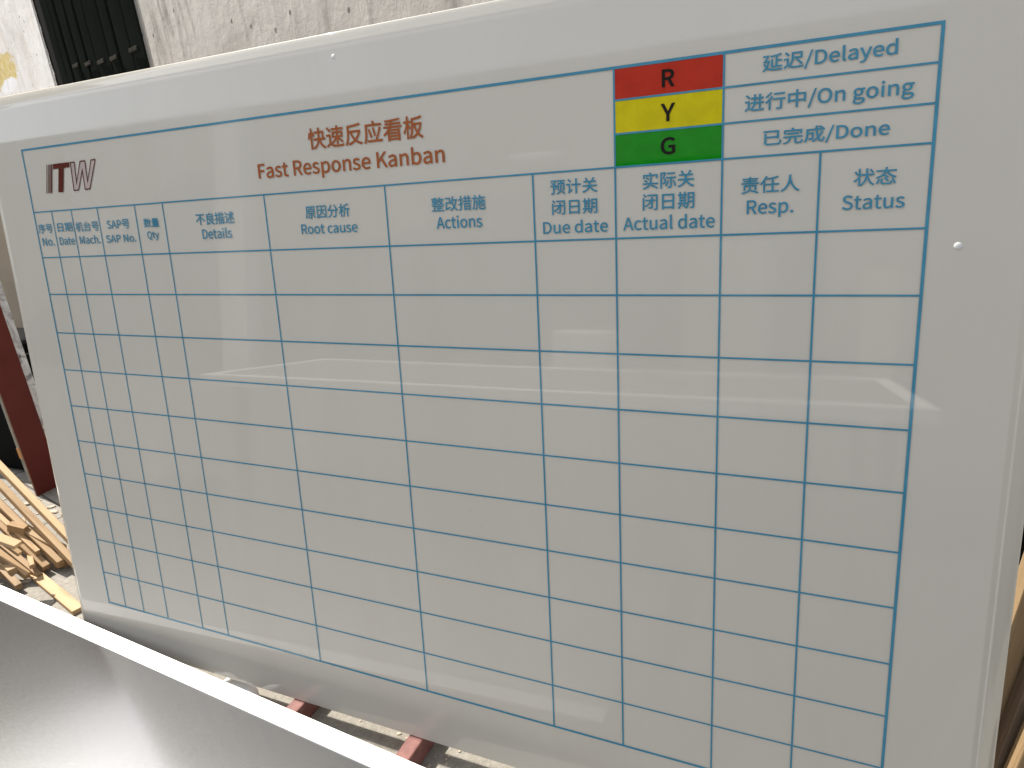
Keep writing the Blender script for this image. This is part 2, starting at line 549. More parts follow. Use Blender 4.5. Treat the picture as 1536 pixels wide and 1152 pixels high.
# ------------------------------------------------------------------ lettering: outlines of the characters in units of 2000 per text size
G = {
 '.': '195;97,-9 115,-6 130,4 140,20 144,39 140,59 130,75 115,85 97,88 79,85 65,75 55,59 51,39 55,20 65,4 79,-6',
 '/': '275;8,-125 55,-125 264,556 218,556',
 'A': '426;3,0 68,0 118,157 305,157 354,0 423,0 249,513 176,513|134,208 159,287 210,461 213,461 289,208',
 'D': '482;71,0 202,0 273,8 332,31 379,68 413,119 434,183 440,258 434,334 413,397 379,447 332,484 271,506 199,513 71,513|135,53 135,461 193,461 249,455 294,437 329,408 354,369 369,319 374,258 369,198 354,148 329,107 294,78 249,59 193,53',
 'F': '387;71,0 135,0 135,230 331,230 331,285 135,285 135,459 366,459 366,513 71,513',
 'G': '482;272,-9 321,-5 365,8 402,27 431,50 431,266 262,266 262,212 371,212 371,78 331,56 279,48 228,54 185,73 152,104 127,146 112,198 107,258 113,318 128,369 154,410 188,440 229,459 278,466 313,462 343,452 368,436 389,417 424,459 398,482 366,502 325,517 276,522 211,514 155,490 107,452 71,399 49,334 41,256 48,179 71,113 106,61 152,23 208,-1',
 'K': '452;71,0 135,0 135,162 223,268 377,0 450,0 264,319 425,513 352,513 137,256 135,256 135,513 71,513',
 'M': '569;71,0 129,0 129,284 120,436 123,436 262,52 305,52 443,436 446,436 438,284 438,0 498,0 498,513 420,513 322,239 286,132 284,132 148,513 71,513',
 'N': '506;71,0 132,0 132,270 124,430 127,430 182,324 369,0 436,0 436,513 374,513 374,246 377,164 383,84 380,84 324,190 137,513 71,513',
 'O': '520;260,-9 321,-1 374,24 418,63 451,116 472,181 479,258 472,335 451,400 418,452 374,491 321,514 260,522 199,514 146,491 102,452 69,400 48,335 41,258 48,181 69,116 102,63 146,24 199,-1|260,48 216,54 179,74 149,105 126,147 112,198 107,258 112,318 126,369 149,410 179,440 216,459 260,466 303,459 340,440 371,410 393,369 408,318 412,258 408,198 393,147 371,105 340,74 303,54',
 'P': '443;71,0 135,0 135,204 220,204 273,209 319,221 357,243 385,273 403,313 409,363 403,413 385,452 356,480 318,499 271,510 217,513 71,513|135,257 135,461 209,461 250,459 284,452 310,440 329,421 341,396 345,363 336,315 312,282 270,263 211,257',
 'Q': '520;260,45 216,52 179,71 149,103 126,145 112,197 107,258 112,318 126,369 149,410 179,440 216,459 260,466 303,459 340,440 371,410 393,369 408,318 412,258 408,197 393,145 371,103 340,71 303,52|417,-129 459,-126 490,-117 478,-67 454,-73 424,-75 384,-71 349,-58 319,-36 298,-6 349,10 393,38 429,78 456,128 473,189 479,258 472,335 451,400 418,452 374,491 321,514 260,522 199,514 146,491 102,452 69,400 48,335 41,258 47,188 64,126 92,75 130,35 175,8 228,-7 257,-56 298,-94 351,-120',
 'R': '445;135,270 135,461 221,461 275,456 314,440 338,412 346,370 338,326 314,294 275,276 221,270|352,0 425,0 295,225 342,243 379,273 402,315 410,370 404,417 387,454 360,481 324,500 281,510 231,513 71,513 71,0 135,0 135,218 228,218',
 'S': '417;213,-9 263,-4 306,11 340,33 366,63 382,98 387,137 379,187 357,224 323,252 282,274 178,319 151,336 131,359 123,391 130,422 149,446 180,460 219,466 253,462 284,453 311,438 336,418 370,459 340,485 304,505 263,518 219,522 175,518 136,505 103,484 79,457 63,424 57,387 67,337 92,300 125,274 162,255 269,207 297,189 315,165 321,131 314,97 293,71 259,54 214,48 174,52 137,65 102,85 72,111 34,67 70,35 112,11 160,-4',
 'Y': '372;153,0 218,0 218,199 373,513 305,513 188,256 185,256 68,513 -1,513 153,199',
 'a': '394;152,-9 186,-5 219,7 250,24 280,46 286,0 338,0 338,234 335,278 325,316 307,347 282,371 249,385 207,390 162,385 122,374 87,358 57,340 82,296 106,311 134,324 164,333 196,337 235,329 259,307 271,277 275,241 201,230 142,214 97,194 66,168 47,137 41,99 50,53 73,19 108,-2|170,43 144,46 122,57 108,75 103,103 112,136 141,163 194,184 275,198 275,92 248,71 222,55 197,46',
 'b': '433;232,-9 274,-3 313,15 347,45 374,85 391,136 397,196 393,251 380,299 358,337 329,366 291,384 246,390 214,386 183,374 154,358 126,337 129,405 129,557 64,557 64,0 116,0 121,39 124,39 150,19 177,4 205,-6|221,45 201,47 178,53 154,65 129,84 129,284 155,307 181,323 206,333 230,336 276,326 307,298 325,253 331,195 322,132 300,85 265,55',
 'c': '357;214,-9 248,-6 280,4 310,19 338,39 310,82 290,67 269,55 245,47 220,44 172,55 135,84 111,130 102,190 111,250 136,296 174,326 222,336 263,327 298,303 330,345 308,362 283,377 254,386 219,390 172,384 128,366 91,337 62,298 43,249 36,190 43,131 60,82 88,43 123,14 166,-3',
 'd': '434;194,-9 227,-5 258,7 285,24 310,45 312,45 317,0 370,0 370,557 305,557 305,411 309,346 284,364 259,378 233,387 202,390 159,384 120,366 87,336 60,296 43,247 37,190 42,131 57,82 80,43 111,14 149,-3|208,45 164,55 131,83 110,129 103,190 112,250 135,296 170,326 213,336 236,334 259,327 282,315 305,296 305,97 282,74 258,58 234,48',
 'e': '388;218,-9 255,-6 288,2 317,14 343,29 321,72 276,50 225,42 176,51 137,78 111,120 99,175 356,175 359,211 354,262 341,306 319,341 289,368 252,384 207,390 164,384 124,366 89,336 61,297 43,248 36,190 43,132 61,83 89,43 126,15 170,-3|99,221 111,271 136,308 169,331 208,339 248,331 278,309 296,272 303,221',
 'g': '395;193,-175 248,-170 295,-157 333,-136 361,-109 379,-78 385,-43 377,-3 352,25 310,42 253,47 178,47 146,50 125,59 115,72 111,88 118,114 136,134 163,124 192,120 247,130 291,156 320,198 331,253 329,276 323,298 313,316 300,331 378,331 378,380 246,380 222,387 192,390 155,386 121,373 92,353 70,326 55,293 50,254 54,222 65,193 81,170 99,152 99,149 84,137 71,120 61,101 57,78 60,58 67,40 78,27 92,16 92,13 68,-5 50,-26 39,-49 36,-74 47,-117 79,-149 129,-168|192,164 161,170 135,188 118,217 111,254 118,292 135,320 161,337 192,343 224,337 250,320 267,292 273,254 267,217 249,188 223,170|202,-131 155,-126 121,-113 99,-92 92,-64 94,-48 101,-31 113,-15 130,0 179,-6 245,-6 278,-8 303,-16 317,-31 322,-54 314,-83 289,-107 252,-124',
 'h': '425;64,0 129,0 129,276 155,301 180,319 205,330 232,334 265,328 287,310 300,278 305,232 305,0 368,0 368,241 365,286 356,323 340,352 318,373 288,386 252,390 215,385 183,371 153,351 126,326 129,405 129,557 64,557',
 'i': '193;64,0 129,0 129,380 64,380|97,459 114,462 127,470 136,484 139,501 136,518 127,531 114,540 97,543 79,540 66,531 58,518 55,501 58,484 66,470 79,462',
 'l': '199;132,-9 169,-4 160,46 146,44 134,50 129,71 129,557 64,557 64,76 68,40 80,13 101,-3',
 'n': '427;64,0 129,0 129,276 155,301 180,319 205,330 232,334 265,328 287,310 300,278 305,232 305,0 368,0 368,241 365,286 356,323 340,352 318,373 288,386 252,390 215,385 182,371 152,350 125,325 123,325 117,380 64,380',
 'o': '424;212,-9 258,-3 299,14 335,43 363,82 381,131 388,190 381,249 363,298 335,337 299,366 258,384 212,390 167,384 125,366 89,337 61,298 43,249 36,190 43,131 61,82 89,43 125,14 167,-3|212,44 167,55 133,84 110,130 102,190 110,250 133,296 167,326 212,336 257,326 292,296 315,250 323,190 315,130 292,84 257,55',
 'p': '434;64,-160 129,-160 129,-32 127,35 153,16 179,2 206,-6 232,-9 274,-3 313,15 347,45 374,85 391,136 397,196 393,251 380,299 358,337 329,366 291,384 246,390 213,386 182,374 152,357 123,336 117,380 64,380|221,45 201,47 178,53 154,65 129,84 129,284 156,307 181,323 206,333 230,336 276,326 307,298 325,253 331,195 322,132 300,85 265,55',
 's': '328;164,-9 223,0 266,24 293,60 302,104 292,149 265,181 228,202 155,231 129,245 111,262 104,285 109,306 122,324 144,336 175,340 199,338 221,331 242,320 261,307 292,347 268,363 240,377 209,387 174,390 119,382 78,359 52,324 43,282 53,240 79,210 114,189 185,160 213,145 233,125 241,100 236,77 222,58 199,45 166,41 134,44 105,53 79,68 53,86 22,43 52,23 86,6 124,-5',
 't': '264;183,-9 220,-5 254,5 242,53 220,46 198,43 170,48 152,62 142,85 139,116 139,328 243,328 243,380 139,380 139,487 86,487 79,380 19,377 19,328 76,328 76,118 78,82 86,51 99,26 120,7 148,-5',
 'u': '425;176,-9 212,-4 244,10 274,31 301,60 303,60 308,0 361,0 361,380 298,380 298,111 272,82 247,62 222,50 195,46 162,52 140,70 127,101 123,147 123,380 59,380 59,139 62,95 71,58 87,29 110,8 139,-5',
 'y': '365;71,-164 121,-154 160,-126 190,-84 213,-32 356,380 293,380 225,169 194,62 190,62 153,169 76,380 9,380 162,-1 153,-29 139,-62 121,-88 97,-105 68,-111 39,-105 26,-156 46,-162',
 '不': '700;391,335 523,238 630,142 672,183 563,276 431,368|48,539 48,485 360,485 299,397 222,313 131,239 31,179 67,132 137,174 204,223 265,278 321,337 321,-55 378,-55 378,409 427,485 652,485 652,539',
 '中': '700;321,588 321,463 67,463 67,130 120,130 120,174 321,174 321,-55 376,-55 376,174 578,174 578,134 632,134 632,463 376,463 376,588|120,225 120,412 321,412 321,225|578,225 376,225 376,412 578,412',
 '人': '700;320,586 318,515 309,416 284,302 235,185 153,76 30,-12 54,-32 73,-53 151,-2 214,57 264,123 303,193 331,265 352,336 372,268 402,196 441,125 493,57 557,-2 637,-50 654,-27 676,-6 568,63 490,151 436,248 402,343 383,425 374,482 379,586',
 '任': '700;240,22 240,-29 661,-29 661,22 474,22 474,238 672,238 672,289 474,289 474,484 565,504 644,527 605,571 529,548 437,527 336,509 236,494 251,450 421,474 421,289 213,289 213,238 421,238 421,22|207,588 169,507 123,430 71,360 15,302 48,249 89,294 130,345 130,-56 182,-56 182,422 223,496 257,572',
 '关': '700;157,560 198,498 227,439 90,439 90,387 323,387 323,301 321,262 48,262 48,210 311,210 296,172 271,134 235,96 184,59 118,24 34,-9 55,-32 71,-55 153,-22 220,13 272,51 312,90 341,130 361,170 411,95 473,32 548,-17 635,-52 652,-25 672,-1 582,31 506,78 443,138 396,210 655,210 655,262 381,262 382,387 617,387 617,439 478,439 555,567 498,585 463,512 420,439 228,439 275,464 244,522 201,582',
 '分': '700;471,576 423,556 466,477 518,400 574,331 630,275 673,319 617,369 561,433 511,503|227,574 191,496 145,424 91,361 31,310 76,269 131,320 131,272 266,272 256,213 239,157 212,105 173,58 118,19 46,-13 64,-35 78,-58 156,-21 216,25 259,79 290,139 309,204 321,272 512,272 506,159 498,82 488,34 476,10 464,3 446,1 341,6 353,-20 359,-47 469,-48 500,-42 524,-24 540,8 551,67 560,161 569,324 134,324 178,375 217,431 253,493 283,559',
 '原': '700;258,282 552,282 552,216 258,216|258,387 552,387 552,321 258,321|489,116 557,40 613,-29 658,-3 600,65 531,138|260,139 204,67 140,3 185,-26 248,43 310,123|92,550 92,351 90,263 81,168 61,72 25,-15 69,-42 108,51 131,154 141,257 144,351 144,501 660,501 660,550|371,493 345,428 207,428 207,174 379,174 379,3 376,-6 365,-9 277,-8 293,-55 361,-55 403,-48 416,-40 424,-30 429,-16 430,174 605,174 605,428 401,428 432,484',
 '反': '700;563,582 473,562 362,547 240,536 118,528 118,342 116,253 106,157 82,60 39,-27 63,-41 84,-58 128,30 155,130 168,230 172,324 219,324 246,257 278,197 315,142 358,94 310,62 259,34 205,12 150,-5 180,-53 239,-32 295,-8 349,22 399,57 447,24 501,-6 559,-30 623,-50 638,-25 656,-4 595,13 538,35 486,61 440,92 490,146 533,209 569,281 597,362 561,377 550,375 172,375 172,483 288,491 404,502 512,519 606,540|528,324 504,267 473,215 438,169 398,127 359,169 325,216 296,267 272,324',
 '台': '700;125,239 125,-55 179,-55 179,-18 519,-18 519,-54 575,-54 575,239|179,34 179,189 519,189 519,34|88,298 183,311 560,332 603,272 648,304 613,352 566,406 514,460 461,509 419,481 522,378 162,361 255,457 343,568 291,591 198,468 128,391 97,363 71,350',
 '号': '700;182,513 515,513 515,417 182,417|130,560 130,371 571,371 571,560|44,308 44,260 188,260 142,134 509,134 499,80 489,41 477,14 464,-1 451,-6 431,-7 311,-1 323,-26 329,-52 447,-54 482,-50 508,-35 526,-12 542,26 556,81 569,158 571,181 221,181 246,260 653,260 653,308',
 '因': '700;331,482 324,368 148,368 148,319 318,319 307,270 291,224 268,183 238,146 199,114 149,88 167,69 182,46 244,83 291,127 326,178 351,237 443,141 514,53 552,85 470,182 363,284 370,319 552,319 552,368 375,368 382,482|57,560 57,-55 107,-55 107,-21 593,-21 593,-55 644,-55 644,560|107,24 107,512 593,512 593,24',
 '完': '700;159,382 159,334 540,334 540,382|39,252 39,203 228,203 221,146 208,98 186,60 151,29 100,5 31,-13 47,-34 59,-57 135,-35 192,-5 232,32 258,79 274,136 282,203 405,203 405,27 408,-8 421,-30 446,-41 486,-45 593,-45 628,-39 650,-21 663,16 670,76 645,85 622,97 620,48 615,20 605,7 589,4 474,4 463,8 458,15 457,203 660,203 660,252|295,579 330,508 57,508 57,352 110,352 110,457 587,457 587,352 641,352 641,508 392,508 372,551 347,595',
 '实': '700;377,75 446,46 512,15 571,-19 620,-52 652,-11 540,54 402,113|168,390 226,350 271,308 305,346 258,386 200,424|98,281 159,241 207,199 239,239 191,279 130,316|63,508 63,366 116,366 116,459 584,459 584,366 639,366 639,508 398,508 378,550 352,593 300,577 336,508|50,179 50,134 303,134 266,87 215,48 146,17 57,-8 74,-30 87,-54 191,-22 269,20 325,71 363,134 655,134 655,179 379,179 391,233 399,291 407,424 352,424 350,353 345,289 336,231 323,179',
 '已': '700;65,545 65,492 523,492 523,308 155,308 155,424 102,424 102,71 105,33 116,5 134,-15 162,-28 201,-34 251,-36 515,-36 565,-33 603,-22 629,-1 647,30 659,74 667,131 640,139 613,153 608,103 601,67 589,42 573,26 548,18 515,15 249,15 202,18 173,26 159,43 155,71 155,256 523,256 523,221 578,221 578,545',
 '序': '700;260,306 408,235 161,235 161,190 380,190 380,6 376,-5 362,-8 250,-8 268,-57 347,-56 398,-49 415,-42 425,-31 430,-16 432,5 432,190 583,190 546,142 511,102 553,81 609,146 665,222 627,238 618,235 488,235 494,241 440,269 527,324 600,388 566,414 554,411 202,411 202,368 507,368 453,326 395,291 291,337|330,577 362,510 84,510 84,315 82,233 74,143 56,53 22,-29 66,-58 102,30 123,128 133,226 135,315 135,461 666,461 666,510 422,510 380,592',
 '应': '700;185,343 228,219 261,102 310,123 276,238 230,362|337,382 371,258 395,141 445,157 420,272 384,396|328,580 365,498 85,498 85,307 83,226 75,138 58,49 25,-32 71,-61 106,26 126,122 136,219 138,307 138,448 660,448 660,498 424,498 379,594|146,27 146,-23 669,-23 669,27 479,27 525,112 565,201 600,291 629,380 574,400 549,306 515,209 473,114 425,27',
 '延': '700;305,392 305,85 665,85 665,134 507,134 507,311 659,311 659,359 507,359 507,507 585,524 653,543 613,585 546,564 462,546 369,531 277,519 291,475 455,498 455,134 354,134 354,392|65,277 71,285 84,294 196,294 177,204 150,128 120,179 96,242 54,225 86,145 126,83 104,50 79,22 52,-3 22,-24 44,-41 62,-61 116,-16 162,44 225,4 297,-22 378,-34 468,-38 656,-38 665,-11 678,13 470,12 387,15 311,27 244,50 187,88 208,139 227,198 241,263 252,335 221,343 130,342 184,430 237,530 204,551 188,544 35,544 35,496 166,496 121,412 89,361 66,333 44,319',
 '快': '700;119,588 119,-55 172,-55 172,588|56,453 43,359 20,273 61,258 84,351 96,447|173,459 204,391 225,328 264,348 242,409 210,475|564,267 455,267 459,355 459,427 564,427|406,588 406,477 269,477 269,427 406,427 406,355 403,267 231,267 231,216 396,216 376,151 341,90 287,32 208,-18 245,-59 322,-6 378,53 416,116 440,182 475,104 520,37 576,-18 644,-58 661,-32 682,-9 614,27 558,78 513,142 479,216 676,216 676,267 616,267 616,477 459,477 459,588',
 '态': '700;267,286 331,244 380,200 427,230 375,274 311,314|189,169 189,32 194,-4 210,-26 241,-37 291,-41 455,-41 497,-36 523,-19 538,15 546,69 521,77 499,90 495,46 487,21 474,10 452,7 267,8 250,12 243,19 241,32 241,169|287,186 349,123 398,63 441,92 390,150 327,209|525,165 575,66 608,-25 658,-6 624,83 571,179|108,169 96,125 80,78 60,34 38,-4 85,-28 126,59 155,153|326,591 311,489 39,489 39,440 297,440 277,396 250,355 213,318 166,285 106,256 32,233 62,188 144,216 210,251 262,291 302,337 332,387 353,440 383,381 419,328 462,283 512,245 570,215 635,192 651,217 671,240 583,269 510,313 451,371 408,440 664,440 664,489 366,489 381,591',
 '成': '700;381,588 384,469 90,469 90,272 88,200 79,121 60,44 25,-26 49,-42 69,-61 108,16 131,103 142,191 144,277 272,277 267,147 257,101 248,95 235,93 160,97 171,73 175,48 260,47 284,53 302,67 311,90 317,133 324,326 144,326 144,418 388,418 396,335 407,257 422,185 440,120 404,82 365,48 322,18 277,-9 316,-53 393,1 461,64 487,16 517,-20 551,-43 589,-51 623,-44 647,-19 662,29 672,104 648,115 626,132 622,73 616,33 606,10 593,3 567,10 543,31 520,65 500,111 537,164 570,222 599,284 623,350 571,363 531,263 480,173 457,286 441,418 666,418 666,469 438,469 436,588|470,553 539,512 595,469 628,506 571,546 501,585',
 '措': '700;521,588 521,496 410,496 410,588 359,588 359,496 276,496 276,450 359,450 359,357 257,357 257,310 672,310 672,357 571,357 571,450 658,450 658,496 571,496 571,588|410,450 521,450 521,357 410,357|366,93 576,93 576,19 366,19|366,136 366,209 576,209 576,136|315,253 315,-55 366,-55 366,-25 576,-25 576,-54 628,-54 628,253|122,588 122,447 32,447 32,398 122,398 122,244 24,218 39,167 122,191 122,11 119,0 109,-3 36,-2 52,-50 110,-48 146,-40 158,-33 166,-23 171,-9 172,206 250,230 244,278 172,258 172,398 242,398 242,447 172,447 172,588',
 '描': '700;524,588 524,487 398,487 398,588 348,588 348,487 251,487 251,440 348,440 348,348 398,348 398,440 524,440 524,348 574,348 574,440 667,440 667,487 574,487 574,588|330,127 436,127 436,28 330,28|330,173 330,270 436,270 436,173|591,127 591,28 483,28 483,127|591,173 483,173 483,270 591,270|282,317 282,-55 330,-55 330,-19 591,-19 591,-51 641,-51 641,317|114,588 114,447 29,447 29,398 114,398 114,244 20,216 33,165 114,191 114,10 111,0 102,-3 36,-3 51,-51 105,-49 139,-41 150,-34 158,-24 162,-9 163,207 240,232 233,281 163,259 163,398 238,398 238,447 163,447 163,588',
 '改': '700;422,410 566,410 553,343 537,282 518,227 494,176 450,282 419,402|53,539 53,487 250,487 250,339 62,339 62,72 60,56 55,44 41,32 53,6 62,-22 114,6 307,82 301,132 116,65 116,287 300,287 297,283 338,245 364,284 387,328 421,221 464,127 429,85 390,48 344,16 291,-11 323,-59 374,-30 419,2 459,38 494,78 525,38 560,3 598,-27 641,-53 658,-29 678,-8 633,16 593,47 558,83 526,124 558,185 583,252 604,327 620,410 667,410 667,459 438,459 469,579 417,588 398,503 372,423 340,351 302,289 302,539',
 '数': '700;310,575 286,527 258,482 292,465 354,555|62,555 88,507 105,463 145,480 128,525 100,571|287,182 258,131 222,88 142,126 173,182|77,107 185,58 112,17 29,-10 54,-50 101,-35 146,-16 189,7 228,35 289,-4 322,30 263,67 289,98 312,134 331,173 347,216 318,228 310,226 195,226 210,263 163,271 144,226 49,226 49,182 123,182|180,589 180,458 35,458 35,415 164,415 135,381 101,350 65,324 27,305 43,285 56,265 121,310 180,368 180,283 229,283 229,378 323,305 352,342 239,415 372,415 372,458 229,458 229,589|440,583 425,492 403,407 374,331 337,268 377,236 402,278 424,327 451,228 486,139 454,92 415,51 369,15 316,-15 345,-58 396,-27 440,7 478,47 512,90 540,48 571,10 606,-22 645,-50 681,-8 639,19 602,53 569,93 540,139 565,196 586,259 603,328 616,403 664,403 664,452 464,452 489,575|567,403 545,290 513,193 479,294 454,403',
 '整': '700;148,125 148,8 33,8 33,-37 669,-37 669,8 375,8 375,66 577,66 577,106 375,106 375,161 623,161 623,206 80,206 80,161 324,161 324,8 199,8 199,125|60,468 60,347 163,347 135,319 101,293 64,270 27,254 58,219 121,258 179,310 179,225 225,225 225,316 277,285 319,254 342,285 298,316 246,345 225,320 225,347 341,347 341,468 225,468 225,504 359,504 359,544 225,544 225,588 179,588 179,544 40,544 40,504 179,504 179,468|104,433 179,433 179,382 104,382|225,433 296,433 296,382 225,382|450,466 571,466 548,408 515,360 476,412|447,588 430,536 407,488 379,445 347,410 382,374 424,424 450,375 484,328 422,287 347,256 378,217 453,252 515,296 573,250 644,215 674,256 604,287 547,327 590,390 621,466 667,466 667,510 471,510 495,578',
 '施': '700;392,589 374,524 350,464 321,410 287,364 327,329 364,381 396,442 668,442 668,490 416,490 443,578|360,361 360,250 300,221 319,179 360,198 360,26 364,-13 379,-37 406,-50 450,-53 594,-53 631,-48 655,-31 668,3 675,55 652,62 630,74 627,32 621,7 610,-5 591,-8 452,-8 429,-6 416,-1 409,9 408,221 475,252 475,62 521,62 521,274 595,308 592,153 587,142 578,140 541,141 552,99 605,104 626,116 637,142 640,216 641,351 644,359 610,372 597,361 521,326 521,415 475,415 475,304 408,272 408,361|133,574 156,523 172,474 31,474 31,424 107,424 103,295 91,173 67,65 23,-21 45,-37 63,-56 100,12 126,92 142,182 151,279 237,279 228,75 215,3 206,-5 129,-4 138,-27 142,-51 216,-51 240,-45 258,-29 269,1 276,60 282,158 286,328 154,328 157,424 309,424 309,474 176,474 220,487 203,536 179,587',
 '日': '700;177,246 527,246 527,50 177,50|177,298 177,488 527,488 527,298|123,541 123,-48 177,-48 177,-3 527,-3 527,-45 583,-45 583,541',
 '期': '700;125,100 106,65 83,32 56,1 27,-25 71,-56 127,8 174,86|225,78 266,23 297,-29 340,-4 308,47 265,100|599,506 599,393 455,393 455,506|406,553 406,299 404,218 396,132 377,48 342,-29 384,-59 411,-5 430,55 443,118 451,182 599,182 599,12 595,1 585,-3 501,-2 518,-53 582,-51 623,-43 635,-36 643,-24 648,-9 649,553|599,346 599,230 454,230 455,346|271,580 271,495 144,495 144,580 96,580 96,495 36,495 36,448 96,448 96,162 27,162 27,115 372,115 372,162 320,162 320,448 372,448 372,495 320,495 320,580|144,448 271,448 271,386 144,386|144,344 271,344 271,275 144,275|144,232 271,232 271,162 144,162',
 '机': '700;349,548 348,267 343,207 332,147 313,87 285,30 244,-22 266,-38 284,-56 328,0 359,62 380,129 392,196 398,262 400,324 400,499 532,499 532,48 535,-13 548,-36 566,-46 588,-49 623,-49 644,-47 660,-39 673,-25 680,0 686,109 665,118 646,132 640,14 635,5 621,0 601,0 588,4 584,16 583,548|153,588 153,438 36,438 36,388 146,388 122,314 92,241 57,175 20,123 47,75 76,117 104,167 130,224 153,284 153,-55 204,-55 204,266 278,164 311,207 204,325 204,388 307,388 307,438 204,438 204,588',
 '板': '700;138,588 138,453 41,453 41,404 134,404 113,330 87,256 56,190 22,138 50,88 97,179 138,295 138,-55 187,-55 187,319 237,216 270,256 187,382 187,404 271,404 271,453 187,453 187,588|616,575 552,555 472,540 386,529 300,522 300,352 297,261 286,162 261,62 214,-28 258,-57 304,34 332,135 346,238 351,333 372,333 389,269 411,209 436,153 465,101 430,65 392,34 351,8 308,-13 326,-34 340,-56 383,-34 423,-7 461,23 496,57 527,22 561,-9 599,-36 641,-57 658,-33 677,-13 635,8 596,33 561,64 529,99 565,155 596,219 620,292 638,373 605,383 596,381 351,381 351,480 432,487 512,498 587,513 651,533|579,333 564,280 545,230 523,185 497,143 452,233 419,333',
 '析': '700;338,511 338,296 336,217 326,132 305,48 268,-28 291,-40 311,-55 351,26 374,118 385,210 387,298 515,298 515,-56 567,-56 567,298 669,298 669,348 387,348 387,474 515,502 630,539 585,581 473,542|146,588 146,438 41,438 41,388 141,388 119,314 91,241 58,175 22,123 50,75 101,164 146,276 146,-55 197,-55 197,286 261,180 295,222 197,352 197,388 301,388 301,438 197,438 197,588',
 '状': '700;519,542 566,477 602,417 644,444 607,502 559,564|34,472 85,404 123,340 166,370 126,431 74,496|412,587 412,382 249,382 249,330 408,330 400,271 386,211 363,150 331,91 287,33 229,-21 272,-55 341,14 391,87 426,164 448,241 481,147 524,66 578,-2 643,-55 661,-32 681,-11 630,24 586,70 548,124 517,187 492,256 473,330 666,330 666,382 464,382 464,587|22,136 53,91 173,203 173,-55 225,-55 225,589 173,589 173,268',
 '看': '700;232,150 538,150 538,101 232,101|232,187 232,235 538,235 538,187|232,64 538,64 538,13 232,13|578,583 478,568 353,558 216,551 83,548 93,508 286,512 270,464 92,464 92,422 255,422 231,369 41,369 41,326 207,326 171,272 129,223 79,179 23,141 57,100 124,148 182,204 182,-57 232,-57 232,-29 538,-29 538,-57 590,-57 590,277 238,277 268,326 659,326 659,369 289,369 312,422 618,422 618,464 328,464 344,515 489,527 612,545',
 '良': '700;527,350 527,267 178,267 178,350|527,394 178,394 178,475 527,475|119,-59 170,-40 354,8 349,57 178,15 178,219 286,219 324,155 370,97 424,48 487,7 556,-26 634,-50 668,-3 614,11 564,29 517,51 474,76 554,125 630,178 586,211 515,158 434,107 382,159 342,219 580,219 580,521 391,521 363,595 311,583 332,521 124,521 124,44 121,22 112,4 90,-17 107,-37',
 '行': '700;305,546 305,496 649,496 649,546|187,589 155,549 114,508 70,469 25,436 55,394 152,475 237,568|274,353 274,303 510,303 510,12 506,0 492,-4 382,-2 399,-54 482,-54 532,-46 546,-38 556,-26 561,-10 563,11 563,303 669,303 669,353|215,438 174,379 125,321 72,269 18,225 55,181 134,255 134,-58 186,-58 186,312 228,366 265,420',
 '计': '700;96,543 158,486 207,432 242,471 192,523 130,576|32,368 32,317 144,317 144,65 140,44 131,27 120,14 109,6 125,-17 137,-43 173,-10 300,81 283,127 197,69 197,368|438,586 438,356 261,356 261,302 438,302 438,-56 494,-56 494,302 672,302 672,356 494,356 494,586',
 '责': '700;321,209 321,150 319,123 307,94 280,65 231,37 156,10 48,-14 81,-56 194,-27 274,5 327,40 358,77 372,113 376,148 376,209|368,46 509,-4 627,-57 654,-13 533,38 394,84|130,277 130,69 183,69 183,232 520,232 520,74 574,74 574,277|324,588 324,537 80,537 80,496 324,496 324,449 113,449 113,410 324,410 324,362 40,362 40,319 662,319 662,362 377,362 377,410 598,410 598,449 377,449 377,496 627,496 627,537 377,537 377,588',
 '进': '700;57,545 117,485 164,426 204,460 155,515 95,574|504,574 504,461 389,461 389,574 337,574 337,461 237,461 237,410 337,410 337,328 335,285 233,285 233,235 330,235 319,195 303,157 278,122 244,90 282,52 322,91 351,136 370,184 382,235 504,235 504,56 557,56 557,235 661,235 661,285 557,285 557,410 647,410 647,461 557,461 557,574|389,410 504,410 504,285 387,285 389,328|183,335 35,335 35,286 132,286 132,85 81,54 27,1 62,-46 88,-12 114,16 136,36 156,43 185,29 223,1 262,-18 306,-29 357,-35 417,-37 660,-30 665,-2 675,25 552,15 419,11 363,12 314,17 272,27 235,45 183,81',
 '迟': '700;56,550 116,487 162,426 204,457 157,516 96,576|424,274 523,168 602,69 646,104 565,201 465,303|183,335 34,335 34,286 131,286 131,89 81,58 27,6 62,-43 114,19 136,39 155,46 184,32 223,4 262,-15 307,-26 358,-33 418,-34 660,-27 666,1 676,29 553,20 420,16 364,17 315,22 272,32 235,49 183,85|344,374 344,501 570,501 570,374|289,552 289,393 287,322 277,246 255,171 215,102 261,70 296,127 320,191 334,258 342,324 623,324 623,552',
 '述': '700;498,549 547,504 587,461 627,489 587,531 537,574|48,534 106,468 152,405 196,433 149,495 89,559|415,581 415,452 224,452 224,402 389,402 354,324 311,251 263,188 211,139 249,99 295,147 339,206 379,274 415,347 415,47 466,47 466,344 556,231 620,130 662,160 628,215 582,277 529,342 475,402 658,402 658,452 466,452 466,581|186,338 34,338 34,289 136,289 136,77 84,48 29,1 62,-43 116,13 141,30 162,36 190,24 229,-1 268,-18 312,-29 362,-34 420,-36 659,-28 664,-1 674,25 552,15 422,12 368,13 320,18 278,27 241,42 186,75',
